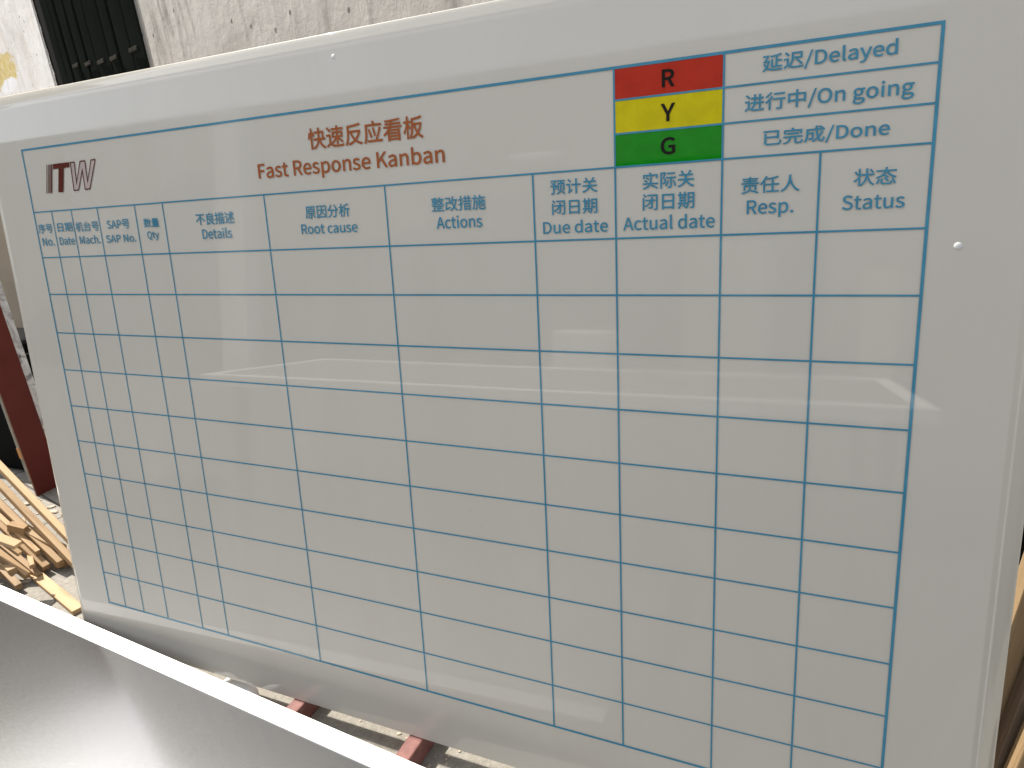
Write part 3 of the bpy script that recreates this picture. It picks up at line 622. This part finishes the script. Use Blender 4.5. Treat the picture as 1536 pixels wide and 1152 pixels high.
 '速': '700;48,532 108,470 156,411 198,443 149,501 88,560|186,338 34,338 34,289 136,289 136,70 84,41 29,-6 62,-50 116,6 141,24 162,30 190,17 229,-8 268,-25 312,-35 362,-41 420,-43 659,-35 664,-9 674,17 552,8 422,5 368,6 320,11 278,20 241,35 186,68|300,370 411,370 411,280 300,280|462,370 579,370 579,280 462,280|411,588 411,515 223,515 223,470 411,470 411,412 251,412 251,238 388,238 353,194 310,154 263,120 214,95 249,55 292,81 335,115 375,155 411,198 411,34 462,34 462,197 549,129 616,67 650,102 574,169 479,238 630,238 630,412 462,412 462,470 662,470 662,515 462,515 462,588',
 '量': '700;175,466 523,466 523,427 175,427|175,534 523,534 523,496 175,496|124,566 124,396 576,396 576,566|36,366 36,326 665,326 665,366|161,191 324,191 324,151 161,151|375,191 544,191 544,151 375,151|161,261 324,261 324,222 161,222|375,261 544,261 544,222 375,222|33,2 33,-39 669,-39 669,2 375,2 375,43 611,43 611,80 375,80 375,118 596,118 596,294 111,294 111,118 324,118 324,80 92,80 92,43 324,43 324,2',
 '闭': '700;62,431 62,-56 114,-56 114,431|73,555 123,502 160,451 203,480 164,530 113,581|394,452 394,359 169,359 169,309 364,309 322,252 269,199 206,151 137,110 174,74 238,113 297,158 349,209 394,264 394,71 391,60 380,57 287,58 305,7 374,9 419,16 433,23 442,34 447,49 449,70 449,309 547,309 547,359 449,359 449,452|249,550 249,501 588,501 588,11 585,0 574,-3 499,-2 516,-51 575,-50 613,-42 625,-34 633,-24 638,-9 639,550',
 '际': '700;324,535 324,485 630,485 630,535|543,228 590,114 619,11 668,29 636,130 588,242|342,239 325,184 305,131 280,82 253,40 295,13 323,57 348,110 371,168 389,229|60,558 60,-56 110,-56 110,511 212,511 155,352 187,312 207,274 217,240 220,209 216,180 204,161 182,155 140,155 150,132 154,109 203,110 224,114 242,123 255,136 264,155 269,178 271,205 268,239 258,276 238,316 206,358 278,540 241,560 232,558|293,368 293,318 443,318 443,11 440,2 430,-1 351,-1 368,-55 429,-53 469,-45 482,-37 490,-25 495,-10 496,318 667,318 667,368',
 '预': '700;469,347 469,207 467,169 459,129 440,89 408,51 358,16 287,-15 319,-53 396,-17 450,24 486,68 507,114 516,161 519,206 519,347|508,62 578,2 636,-55 672,-18 613,37 543,94|62,426 197,329 27,329 27,282 142,282 142,7 139,-2 129,-5 50,-4 67,-55 128,-53 167,-46 179,-38 187,-27 191,-13 193,6 193,282 268,282 228,179 268,169 298,239 327,322 294,331 286,329 239,329 253,347 189,394 252,459 306,535 274,557 265,555 41,555 41,508 230,508 193,460 153,419 90,459|350,440 350,106 399,106 399,391 592,391 592,108 644,108 644,440 507,440 532,510 672,510 672,557 325,557 325,510 474,510 457,440',
}


def glyph(ch):
    adv, cs = G[ch].split(';')
    return int(adv), [[tuple(map(int, q.split(','))) for q in c.split()] for c in cs.split('|')]


def shape_mesh(name, contours, offset):
    """Filled outlines in the x, y plane; offset > 0 thickens the strokes by a rim along every contour."""
    cu = bpy.data.curves.new(name, 'CURVE')
    cu.dimensions = '2D'
    cu.fill_mode = 'BOTH'
    for c in contours:
        sp = cu.splines.new('POLY')
        sp.points.add(len(c) - 1)
        for p, (x, y) in zip(sp.points, c):
            p.co = (x, y, 0, 1)
        sp.use_cyclic_u = True
    tmp = bpy.data.objects.new(name, cu)
    COL.objects.link(tmp)
    dg = bpy.context.evaluated_depsgraph_get()
    me = bpy.data.meshes.new_from_object(tmp.evaluated_get(dg))
    bpy.data.objects.remove(tmp)
    bpy.data.curves.remove(cu)
    me.name = name
    if offset:
        bm = bmesh.new()
        bm.from_mesh(me)
        for f_ in bm.faces:
            if f_.normal.z < 0:
                f_.normal_flip()
        for c in contours:
            pts = [Vector(p) for p in c]
            n = len(pts)
            lo, hi = [], []
            for i in range(n):
                d1, d2 = pts[i] - pts[i - 1], pts[(i + 1) % n] - pts[i]
                if d1.length < 1e-9 or d2.length < 1e-9:
                    d1 = d2 = (pts[(i + 1) % n] - pts[i - 2])
                d1, d2 = d1.normalized(), d2.normalized()
                a_, b2 = Vector((-d1.y, d1.x)), Vector((-d2.y, d2.x))
                m_ = (a_ + b2)
                m_ = m_.normalized() if m_.length > 1e-6 else a_
                q = m_ * (offset / max(0.6, m_.dot(a_)))
                lo.append(bm.verts.new((pts[i].x - q.x, pts[i].y - q.y, -0.00006)))
                hi.append(bm.verts.new((pts[i].x + q.x, pts[i].y + q.y, -0.00006)))
            for i in range(n):
                j = (i + 1) % n
                f_ = bm.faces.new((lo[i], lo[j], hi[j], hi[i]))
                f_.normal_update()
                if f_.normal.z < 0:
                    f_.normal_flip()
        bm.to_mesh(me)
        bm.free()
    return me


def layout(text):
    x, out = 0, []
    for ch in text:
        if ch == ' ':
            x += 155
            continue
        adv, cs = glyph(ch)
        out += [[(px + x, py) for px, py in c] for c in cs]
        x += adv
    return out


def line_contours(text, u0, u1, v0, v1, mode):
    """Fit one line of text into its measured rectangle. mode c: ink height of the ideographs, l: baseline to cap height."""
    cs = layout(text)
    xs = [p[0] for c in cs for p in c]
    if mode == 'c':
        ref = [p for ch in text if ch > '\u2000' or len(text) == 1 for c in glyph(ch)[1] for p in c]
        y0, y1 = min(p[1] for p in ref), max(p[1] for p in ref)
    else:
        y0, y1 = 0, 513
    sx = (u1 - u0) / (max(xs) - min(xs))
    sy = (v1 - v0) / (y1 - y0)
    return [[(u0 + (x - min(xs)) * sx, (VB - v1) + (y - y0) * sy) for x, y in c] for c in cs]


def lettering(name, lines, mat, parent, weight=0.0002):
    cs = []
    for ln in lines:
        cs += line_contours(*ln)
    me = shape_mesh(name, cs, weight)
    for vv in me.vertices:                                  # from x, y to the plane of the board
        vv.co = (vv.co.x, -3 * EPS + vv.co.z, vv.co.y)
    o = link(name, me, mat, parent)
    me.update()
    if sum(p.normal.y * p.area for p in me.polygons) > 0:
        me.flip_normals()
    return o


TEXT = [
    ('title', '快速反应看板', 0.7272, 0.9397, 0.0268, 0.0584, 'c'),
    ('title', 'Fast Response Kanban', 0.6156, 0.9726, 0.0724, 0.0946, 'l'),
    ('legend', '延迟/Delayed', 1.4077, 1.5464, 0.0090, 0.0271, 'c'),
    ('legend', '进行中/On going', 1.3889, 1.5651, 0.0504, 0.0694, 'c'),
    ('legend', '已完成/Done', 1.4110, 1.5440, 0.0919, 0.1097, 'c'),
    ('R', 'R', 1.2899, 1.3043, 0.0104, 0.0297, 'l'),
    ('Y', 'Y', 1.2887, 1.3051, 0.0500, 0.0699, 'l'),
    ('G', 'G', 1.2885, 1.3055, 0.0901, 0.1096, 'c'),
    ('act', '实际关', 1.2647, 1.3301, 0.1306, 0.1510, 'c'),
    ('act', '闭日期', 1.2646, 1.3303, 0.1571, 0.1775, 'c'),
    ('act', 'Actual date', 1.2382, 1.3558, 0.1857, 0.2018, 'l'),
    ('resp', '责任人', 1.3870, 1.4533, 0.1445, 0.1638, 'c'),
    ('resp', 'Resp.', 1.3943, 1.4472, 0.1719, 0.1879, 'l'),
    ('stat', '状态', 1.5110, 1.5541, 0.1433, 0.1621, 'c'),
    ('stat', 'Status', 1.5003, 1.5639, 0.1724, 0.1880, 'l'),
    ('due', '预计关', 1.1363, 1.2029, 0.1311, 0.1503, 'c'),
    ('due', '闭日期', 1.1378, 1.2024, 0.1579, 0.1775, 'c'),
    ('due', 'Due date', 1.1235, 1.2167, 0.1867, 0.2021, 'l'),
    ('action', '整改措施', 0.9454, 1.0351, 0.1440, 0.1643, 'c'),
    ('action', 'Actions', 0.9518, 1.0280, 0.1724, 0.1888, 'l'),
    ('root', '原因分析', 0.7055, 0.7941, 0.1437, 0.1639, 'c'),
    ('root', 'Root cause', 0.6934, 0.8062, 0.1726, 0.1879, 'l'),
    ('det', '不良描述', 0.4563, 0.5473, 0.1442, 0.1644, 'c'),
    ('det', 'Details', 0.4672, 0.5373, 0.1722, 0.1882, 'l'),
    ('no', '序号', 0.0061, 0.0508, 0.1447, 0.1628, 'c'),
    ('no', 'No.', 0.0118, 0.0491, 0.1725, 0.1879, 'l'),
    ('date', '日期', 0.0677, 0.1136, 0.1446, 0.1622, 'c'),
    ('date', 'Date', 0.0666, 0.1138, 0.1729, 0.1876, 'l'),
    ('mach', '机台号', 0.1243, 0.1924, 0.1455, 0.1634, 'c'),
    ('mach', 'Mach.', 0.1297, 0.1906, 0.1730, 0.1876, 'l'),
    ('sap', 'SAP号', 0.2176, 0.2806, 0.1455, 0.1626, 'c'),
    ('sap', 'SAP No.', 0.2088, 0.2928, 0.1738, 0.1875, 'l'),
    ('qty', '数量', 0.3205, 0.3607, 0.1471, 0.1629, 'c'),
    ('qty', 'Qty', 0.3249, 0.3557, 0.1707, 0.1831, 'l'),
]
by = {}
for key, *ln in TEXT:
    by.setdefault(key, []).append(ln)
lettering('title_text', by['title'], M['ink_orange'], board, 0.00045)
for i, ln in enumerate(by['legend']):
    lettering('legend_text', [ln], M['ink_blue'], board, 0.00032)
for key in ('no', 'date', 'mach', 'sap', 'qty', 'det', 'root', 'action', 'due', 'act', 'resp', 'stat'):
    lettering('column_heading', by[key], M['ink_blue'], board, 0.00025)
for r, key, mk in ((0, 'R', 'ink_red'), (1, 'Y', 'ink_yellow'), (2, 'G', 'ink_green')):
    bm = bmesh.new()
    flat(bm, COLS[9], COLS[10], ROWS[r], ROWS[r + 1])
    cell = ink('colour_cell', bm, M[mk], board)
    cell['label'] = {'R': 'red cell with a black R', 'Y': 'yellow cell with a black Y', 'G': 'green cell with a black G'}[key]
    lettering('letter', by[key], M['ink_black'], cell, 0.0006)

# logo: striped I, solid T and outlined W, all slanted
SL = 0.0168 / 0.0536
VT, VBOT = 0.0328, 0.0864


def slant(pts):
    return [(u - (v - VT) * SL, VB - v) for u, v in pts]


logo = []
for i in range(4):
    a = 0.0700 + i * 0.00485
    w = (0.0018, 0.0022, 0.0027, 0.0033)[i]
    logo.append(slant([(a, VT), (a, VBOT), (a + w, VBOT), (a + w, VT)]))
logo.append(slant([(0.0905, VT), (0.0905, 0.0422), (0.1075, 0.0422), (0.1075, VBOT), (0.1232, VBOT), (0.1232, 0.0422), (0.1400, 0.0422), (0.1400, VT)]))


def w_outline(t):
    # outer contour of the W inset by about t
    pts = [(0.1415, VT), (0.1548, VBOT), (0.1702, VBOT), (0.1790, 0.0530), (0.1882, VBOT), (0.2036, VBOT), (0.2172, VT), (0.2030, VT),
           (0.1955, 0.0690), (0.1868, VT), (0.1712, VT), (0.1627, 0.0690), (0.1555, VT)]
    if t == 0:
        return pts
    n = len(pts)
    area = sum(pts[i][0] * pts[(i + 1) % n][1] - pts[(i + 1) % n][0] * pts[i][1] for i in range(n))
    sg = 1 if area > 0 else -1
    out = []
    for i in range(n):
        p0, p1, p2 = (Vector(pts[j % n]) for j in (i - 1, i, i + 1))
        d1, d2 = (p1 - p0).normalized(), (p2 - p1).normalized()
        n1, n2 = Vector((-d1.y, d1.x)) * sg, Vector((-d2.y, d2.x)) * sg
        m = (n1 + n2).normalized()
        kk = t / max(0.30, m.dot(n1))
        q = p1 + m * kk
        out.append((q.x, q.y))
    return out


logo.append(slant(w_outline(0)))
logo.append(slant(w_outline(0.0020)))


def flat_ink(name, contours, mat, parent, y):
    me = shape_mesh(name, contours, 0.0)
    for vv in me.vertices:
        vv.co = (vv.co.x, y, vv.co.y)
    me.update()
    if sum(p.normal.y * p.area for p in me.polygons) > 0:
        me.flip_normals()
    return link(name, me, mat, parent)


lg = flat_ink('logo', logo, M['ink_maroon'], board, -3 * EPS)
flat_ink('letter_fill', [slant(w_outline(0.0010))], M['ink_pink'], lg, -1.5 * EPS)

for (u, v, r) in ((1.6194, 0.2326, 0.0042), (0.7909, -0.0707, 0.0036)):
    bm = bmesh.new()
    bmesh.ops.create_uvsphere(bm, u_segments=20, v_segments=10, radius=r)
    o = from_bm('screw_cap', bm, M['cap'], board, True)
    o.scale = (1, 0.35, 1)
    o.location = (u, 0, VB - v)

# ------------------------------------------------------------------ red rails under the board
rail_xs = (-0.02, 0.258, 0.535, 0.814, 1.095, 1.375, 1.655)
rail_proto = None
marks = ('leftmost', 'second', 'third', 'fourth', 'fifth', 'sixth', 'rightmost')
for i, x in enumerate(rail_xs):
    if not 0.5 < x < 0.9:
        continue
    if rail_proto is None:
        rail_proto = box('steel_rail', 0, 0.031, -1.75, 0.42, 0.0, RAIL - 0.0005, M['red_paint'], None, 0.003, 2)
        o = rail_proto
    else:
        o = rail_proto.copy()
        COL.objects.link(o)
    o.location = (x, 0, 0)
    tag(o, 'red painted steel rail under the board, nearer the white plastic scrap' if x < 0.7 else
        'red painted steel rail under the board, nearer the middle of the photo', 'rail', 'red rails the board stands on')

# ------------------------------------------------------------------ sheet panel lying on the rails in the foreground
E0, E1 = Vector((-0.4602, 0.0177)), Vector((0.9195, -0.0943))
ed = (E1 - E0).normalized()
en = Vector((ed.y, -ed.x))
ang = math.atan2(ed.y, ed.x)
sheet = tag(empty('metal_panel', (E0.x, E0.y, RAIL), (0, 0, ang)),
            'grey satin metal panel with a sunlit white border in the foreground', 'panel')
PT = 0.1 - RAIL
LX0, LX1, WID, BAND = -0.55, 1.62, 1.15, 0.0385
box('dark_side', LX0 + 0.006, LX1 - 0.006, -WID + 0.006, -0.006, 0.0, PT - 0.0075, M['black'], sheet)  # panel side in shade painted black, cutting bounce onto the board
box('face', LX0 + 0.003, LX1 - 0.003, -WID + 0.004, -0.004, PT - 0.007, PT - 0.002, M['sheet'], sheet)
box('border', LX0, LX1, -BAND, 0.0, PT - 0.0072, PT, M['border_metal'], sheet, 0.0006, 1)

# ------------------------------------------------------------------ timber
def batten(name, a, b, w, t, mat, label, cat='batten', group='loose wooden battens in the pile', roll=0.0, bow=0.0):
    a, b = Vector(a), Vector(b)
    d = b - a
    Ln = d.length
    bm = bmesh.new()
    n = 10 if bow else 1
    rings = []
    for i in range(n + 1):
        q = i / n
        x = (q - 0.5) * Ln
        z = bow * (1 - (2 * q - 1) ** 2)
        rings.append([bm.verts.new((x, y_, z + z_)) for y_, z_ in ((-w / 2, -t / 2), (w / 2, -t / 2), (w / 2, t / 2), (-w / 2, t / 2))])
    for i in range(n):
        for j in range(4):
            bm.faces.new((rings[i][j], rings[i][(j + 1) % 4], rings[i + 1][(j + 1) % 4], rings[i + 1][j]))
    bm.faces.new(rings[0])
    bm.faces.new(rings[-1])
    long_e = [e for e in bm.edges]
    bmesh.ops.bevel(bm, geom=long_e, offset=min(w, t) * 0.07, segments=1, affect='EDGES') if not bow else None
    o = from_bm(name, bm, mat)
    xa = d.normalized()
    ya = Vector((0, 0, 1)).cross(xa).normalized()
    za = xa.cross(ya)
    mtx = Matrix((xa, ya, za)).transposed().to_4x4() @ Matrix.Rotation(roll, 4, 'X')
    mtx.translation = (a + b) / 2
    o.matrix_world = mtx
    return tag(o, label, cat, group)


P, B_ = M['batten'], M['brown_wood']
batten('wooden_batten', (-1.30, 0.366, 0.503), (-0.445, 0.228, 0.075), 0.019, 0.022, P, 'long pale batten leaning highest in the pile, ends behind the board edge')
batten('wooden_batten', (-1.25, 0.333, 0.44), (-0.451, 0.209, 0.030), 0.018, 0.022, P, 'long pale batten second highest in the pile, just below the topmost one')
batten('wooden_batten', (-1.15, 0.295, 0.30), (-0.522, 0.205, 0.030), 0.020, 0.026, B_, 'thick brown batten with a blunt end just above the plank on the ground')
batten('wooden_batten', (-1.10, 0.240, 0.29), (-0.564, 0.186, 0.022), 0.021, 0.018, B_, 'brown batten in the middle of the pile touching the ground with its tip')
batten('wooden_batten', (-1.12, 0.262, 0.275), (-0.600, 0.196, 0.060), 0.014, 0.016, P, 'thin pale batten lying between the two brown battens of the pile')
batten('wooden_batten', (-0.95, -0.01, 0.34), (-0.515, 0.115, 0.150), 0.028, 0.012, P, 'short broad pale offcut lying on top of the pile at the left edge')
batten('wooden_batten', (-0.95, 0.128, 0.235), (-0.582, 0.141, 0.020), 0.018, 0.020, P, 'pale batten low in the pile ending just above the white border')
batten('wooden_batten', (-0.95, 0.175, 0.12), (-0.551, 0.097, 0.020), 0.018, 0.016, B_, 'lowest brown batten of the pile beside the white border')
batten('wooden_batten', (-0.98, 0.205, 0.15), (-0.560, 0.160, 0.012), 0.016, 0.014, B_, 'slim shaded batten underneath the pile, tip beside the flat plank')
batten('wooden_plank', (-0.964, 0.258, 0.0065), (-0.285, 0.088, 0.0065), 0.030, 0.013, P, 'flat pale plank lying alone on the concrete below the pile', 'plank', None)
batten('wooden_offcut', (-0.690, 0.226, 0.105), (-0.545, 0.235, 0.056), 0.026, 0.020, P, 'pale wooden offcut wedged under the two highest battens', 'offcut', None)
batten('wooden_block', (-0.655, 0.132, 0.045), (-0.600, 0.118, 0.045), 0.022, 0.020, P, 'small pale wooden block between the two lowest battens', 'offcut', None)
batten('wooden_offcut', (-0.720, 0.205, 0.125), (-0.672, 0.222, 0.108), 0.022, 0.026, B_, 'short brown offcut lying across the thick brown batten', 'offcut', None)
batten('wooden_offcut', (-0.575, 0.215, 0.012), (-0.520, 0.262, 0.012), 0.024, 0.020, B_, 'small brown offcut on the ground under the ends of the long battens', 'offcut', None)

batten('wooden_batten', (-1.05, 0.300, 0.10), (-0.500, 0.245, 0.014), 0.014, 0.012, B_, 'thin bowed batten on the ground behind the two longest battens', bow=0.018)
batten('wooden_batten', (-1.02, 0.100, 0.33), (-0.600, 0.150, 0.085), 0.013, 0.012, P, 'thin pale bowed batten crossing over the lower battens of the pile', bow=0.012)
batten('wooden_batten', (-0.90, 0.330, 0.045), (-0.560, 0.150, 0.050), 0.014, 0.012, B_, 'slim brown batten lying crosswise under the other battens')
batten('wooden_batten', (-0.98, 0.085, 0.20), (-0.640, 0.112, 0.030), 0.014, 0.014, P, 'short pale batten at the left edge right above the white border')

# planks leaning behind the right edge of the board
def leaning(name, xb, xt, wid, y, mat, label, z1=0.9):
    a = Vector((xb, y, 0.0))
    b = Vector((xt, y + 0.10, z1))
    o = batten(name, a, b, wid, 0.018, mat, label, 'plank', 'planks leaning behind the board', roll=math.pi / 2)
    return o


leaning('leaning_plank', 1.6905, 1.8270, 0.055, 0.130, M['plank_wood'], 'tan plank leaning behind the board, uppermost of those at its right edge')
leaning('leaning_plank', 1.7140, 1.8700, 0.030, 0.128, M['old_wood'], 'weathered grey plank leaning between two tan planks behind the board')
leaning('leaning_plank', 1.7270, 1.9000, 0.026, 0.110, M['plank_wood'], 'narrow tan plank just right of the weathered grey plank')
leaning('leaning_plank', 1.7650, 1.9300, 0.050, 0.112, M['brown_wood'], 'brown plank lowest in the bottom right corner of the photo')
dk = box('dark_fill', 0.0, 0.9, 0.0, 0.02, 0.0, 1.0, M['black'], None, 0.004)  # near-black sheet put in behind the planks
dk.location = (1.60, 0.34, 0.0)
tag(dk, 'black fill behind the planks at the right edge of the board', 'sheet')

# ------------------------------------------------------------------ things behind the left edge of the board
rb = tag(empty('red_board', (-1.152, 0.517, 0.0)), 'narrow dark red board standing upright behind the wood pile', 'board')
box('face', 0.0102, 0.012, 0.0, 0.095, 0.002, 1.15, M['red_board'], rb)
box('core', 0.0, 0.010, 0.0015, 0.0935, 0.0, 1.148, M['plank_wood'], rb)
sl = box('stone_slab', -0.012, 0.012, 0.0, 0.030, 0.0, 1.10, M['marble'], None, 0.004)
sl.location = (-1.165, 0.617, 0.0)
tag(sl, 'white and grey marbled slab edge right of the dark red board', 'slab')
bk = box('dark_fill', -0.02, 0.0, 0.0, 0.34, 0.0, 0.50, M['black'], None, 0.004)  # darkness of the gap put in as a near-black sheet
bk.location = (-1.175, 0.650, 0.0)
tag(bk, 'black fill standing in the dark gap between marbled slab and whiteboard', 'sheet')
cb = box('plywood_sheet', -0.9, 0.0, 0.0, 0.012, 0.0, 1.22, M['plywood'], None, 0.002)
cb.location = (-1.30, 1.06, 0.0)
cb.rotation_euler.x = -0.05
tag(cb, 'tan plywood sheet standing behind the marbled slab at the left edge', 'plywood')
bk2 = box('tarpaulin', -0.9, 0.0, 0.0, 0.30, 0.0, 0.52, M['black'], None, 0.03, 3)
bk2.location = (-1.345, 0.64, 0.0)
tag(bk2, 'black tarpaulin heap in shadow left of the dark red board', 'tarpaulin')
roll = tag(empty('card_tube', (-1.30, 0.602, 0.0)), 'grey cardboard strip with orange tape between tarpaulin and red board', 'cardboard')
box('body', -0.012, 0.012, -0.012, 0.022, 0.0, 0.55, M['grey_card'], roll, 0.003)
box('tape', -0.0135, 0.0135, -0.0135, 0.0235, 0.10, 0.145, M['orange_tape'], roll, 0.003)

# white plastic scrap at the foot of the board
bm = bmesh.new()
bmesh.ops.create_grid(bm, x_segments=14, y_segments=8, size=0.5)
for vv in bm.verts:
    x, y = vv.co.x, vv.co.y
    vv.co = (x * 0.16 * (1 - 0.25 * y), y * 0.07 + 0.008 * math.sin(x * 9), 0.018 + 0.012 * math.sin(x * 5 + y * 4) + 0.004 * rnd.uniform(-1, 1) - 0.012 * abs(x))
sp_ = from_bm('plastic_scrap', bm, M['plastic'], None, True)
sm = sp_.modifiers.new('thickness', 'SOLIDIFY')
sm.thickness = 0.001
sp_.location = (0.372, -0.018, 0.0)
sp_.rotation_euler.z = -0.12
tag(sp_, 'crumpled white plastic scrap on the concrete at the foot of the board', 'scrap')

# ------------------------------------------------------------------ across the yard, seen only as faint reflections in the board
FY = -4.6
ow = prism('workshop_wall', [(-9, -0.02), (-5.2, -0.02), (-5.2, 2.2), (-4.45, 2.2), (-4.45, -0.02), (-0.2, -0.02), (-0.2, 1.95), (1.35, 1.95), (1.35, -0.02), (6.5, -0.02), (6.5, 2.8), (-9, 2.8)], FY - 0.25, FY, M['cream_wall'])
tag(ow, 'grey brown workshop wall across the yard, a faint pale reflection in the board', 'wall')
dd = box('workshop_door', -5.25, -4.4, FY - 0.30, FY - 0.26, 0.0, 2.25, M['slat'])
tag(dd, 'dark narrow door across the yard, a dim upright band reflected left of the title', 'door')
pl_ = box('workshop_pillar', -4.42, -4.05, FY + 0.002, FY + 0.2, 0.0, 2.75, M['cap'], None, 0.01)
tag(pl_, 'white pillar across the yard, a pale upright streak reflected left of the title', 'pillar')
sh = box('workshop_shutter', -0.25, 1.4, FY - 0.30, FY - 0.26, 0.0, 2.0, M['slat'])
tag(sh, 'dark shutter in the grey brown wall across the yard, dim reflection mid board', 'shutter')
tl = box('tube_lamp', -1.16, -0.70, FY + 0.01, FY + 0.05, 2.02, 2.075, M['cap'], None, 0.01)
tag(tl, 'white tube lamp housing, a short pale bar reflected left of the coloured cells', 'lamp')
tb = tag(empty('work_table', (-1.2, -1.31, 0.0), (0, 0, math.atan2(-0.33, 3.0))),
         'white edged work table reflected as a long thin pale triangle in the board', 'table')
box('tabletop', 0.0505, 2.9595, -0.9195, -0.0605, 0.455, 0.495, M['grey_top'], tb)
for q in ((0.0, 3.02, -0.060, 0.0), (0.0, 3.02, -1.0, -0.92)):
    box('border', *q, 0.45, 0.50, M['white_metal'], tb)
for q in ((0.0, 0.05, -0.9198, -0.0602), (2.96, 3.02, -0.9198, -0.0602)):
    box('border', *q, 0.45, 0.4995, M['white_metal'], tb)
for x in (0.1, 2.87):
    for y in (-0.9, -0.15):
        box('leg', x, x + 0.05, y, y + 0.05, 0.0, 0.4545, M['black'], tb)
bld = tag(empty('added_block', (-20.0, 0.0, 0.0)), 'unseen dark block added far to the left, only a dark blur in the metal panel', 'backdrop')  # unseen block added so the metal panel reflects something dark
box('wall', -6.0, 0.0, -9.0, 14.0, 0.0, 15.5, M['grey_top'], bld)
for j in range(4):
    for i in range(6):
        box('window', 0.001, 0.05, -7.5 + i * 3.4, -6.0 + i * 3.4, 2.0 + j * 3.3, 3.6 + j * 3.3, M['slat'], bld)

lit = bmesh.new()
for i in range(150):
    x = rnd.uniform(-1.5, -0.3)
    y = rnd.uniform(0.06, 0.5)
    r = rnd.choice((0.003, 0.004, 0.005, 0.008, 0.013)) * rnd.uniform(0.6, 1.2)
    m_ = Matrix.Translation((x, y, r * 0.25)) @ Matrix.Rotation(rnd.uniform(0, 6.28), 4, 'Z') @ Matrix.Diagonal((r * rnd.uniform(1, 2.6), r, r * 0.45, 1))
    bmesh.ops.create_icosphere(lit, subdivisions=1, radius=1.0, matrix=m_)
for i in range(60):
    x = rnd.uniform(0.3, 1.1)
    y = rnd.uniform(-0.05, 0.10)
    if any(abs(x - q - 0.015) < 0.025 for q in (0.535, 0.814)):
        continue
    r = rnd.uniform(0.0015, 0.004)
    m_ = Matrix.Translation((x, y, r * 0.3)) @ Matrix.Rotation(rnd.uniform(0, 6.28), 4, 'Z') @ Matrix.Diagonal((r * rnd.uniform(1, 2), r, r * 0.6, 1))
    bmesh.ops.create_icosphere(lit, subdivisions=1, radius=1.0, matrix=m_)
tag(from_bm('wood_chips', lit, M['chips']), 'small wood chips and grit scattered on the concrete by the pile', 'litter', kind='stuff')

gp = box('added_post', 1.60, 1.80, -4.30, -4.16, 0.0, 1.05, M['pale_green'], None, 0.01)  # post added for a yellow-green streak reflected in the board
tag(gp, 'added pale green post across the yard, a faint upright streak right of the table reflection', 'post')
for nm, x0, x1, z1, lb in (('added_crate', -0.55, -0.10, 0.62, 'added white crate across the yard, a pale square reflected in the lower rows'),
                           ('added_cabinet', 0.45, 1.0, 1.25, 'added tall grey cabinet across the yard, a faint block reflected mid board')):
    o = box(nm, x0, x1, -4.45, -4.05, 0.0, z1, M['cap'] if nm == 'added_crate' else M['grey_card'], None, 0.012)  # crate and cabinet added only for extra reflections in the board
    tag(o, lb, nm.split('_')[1])
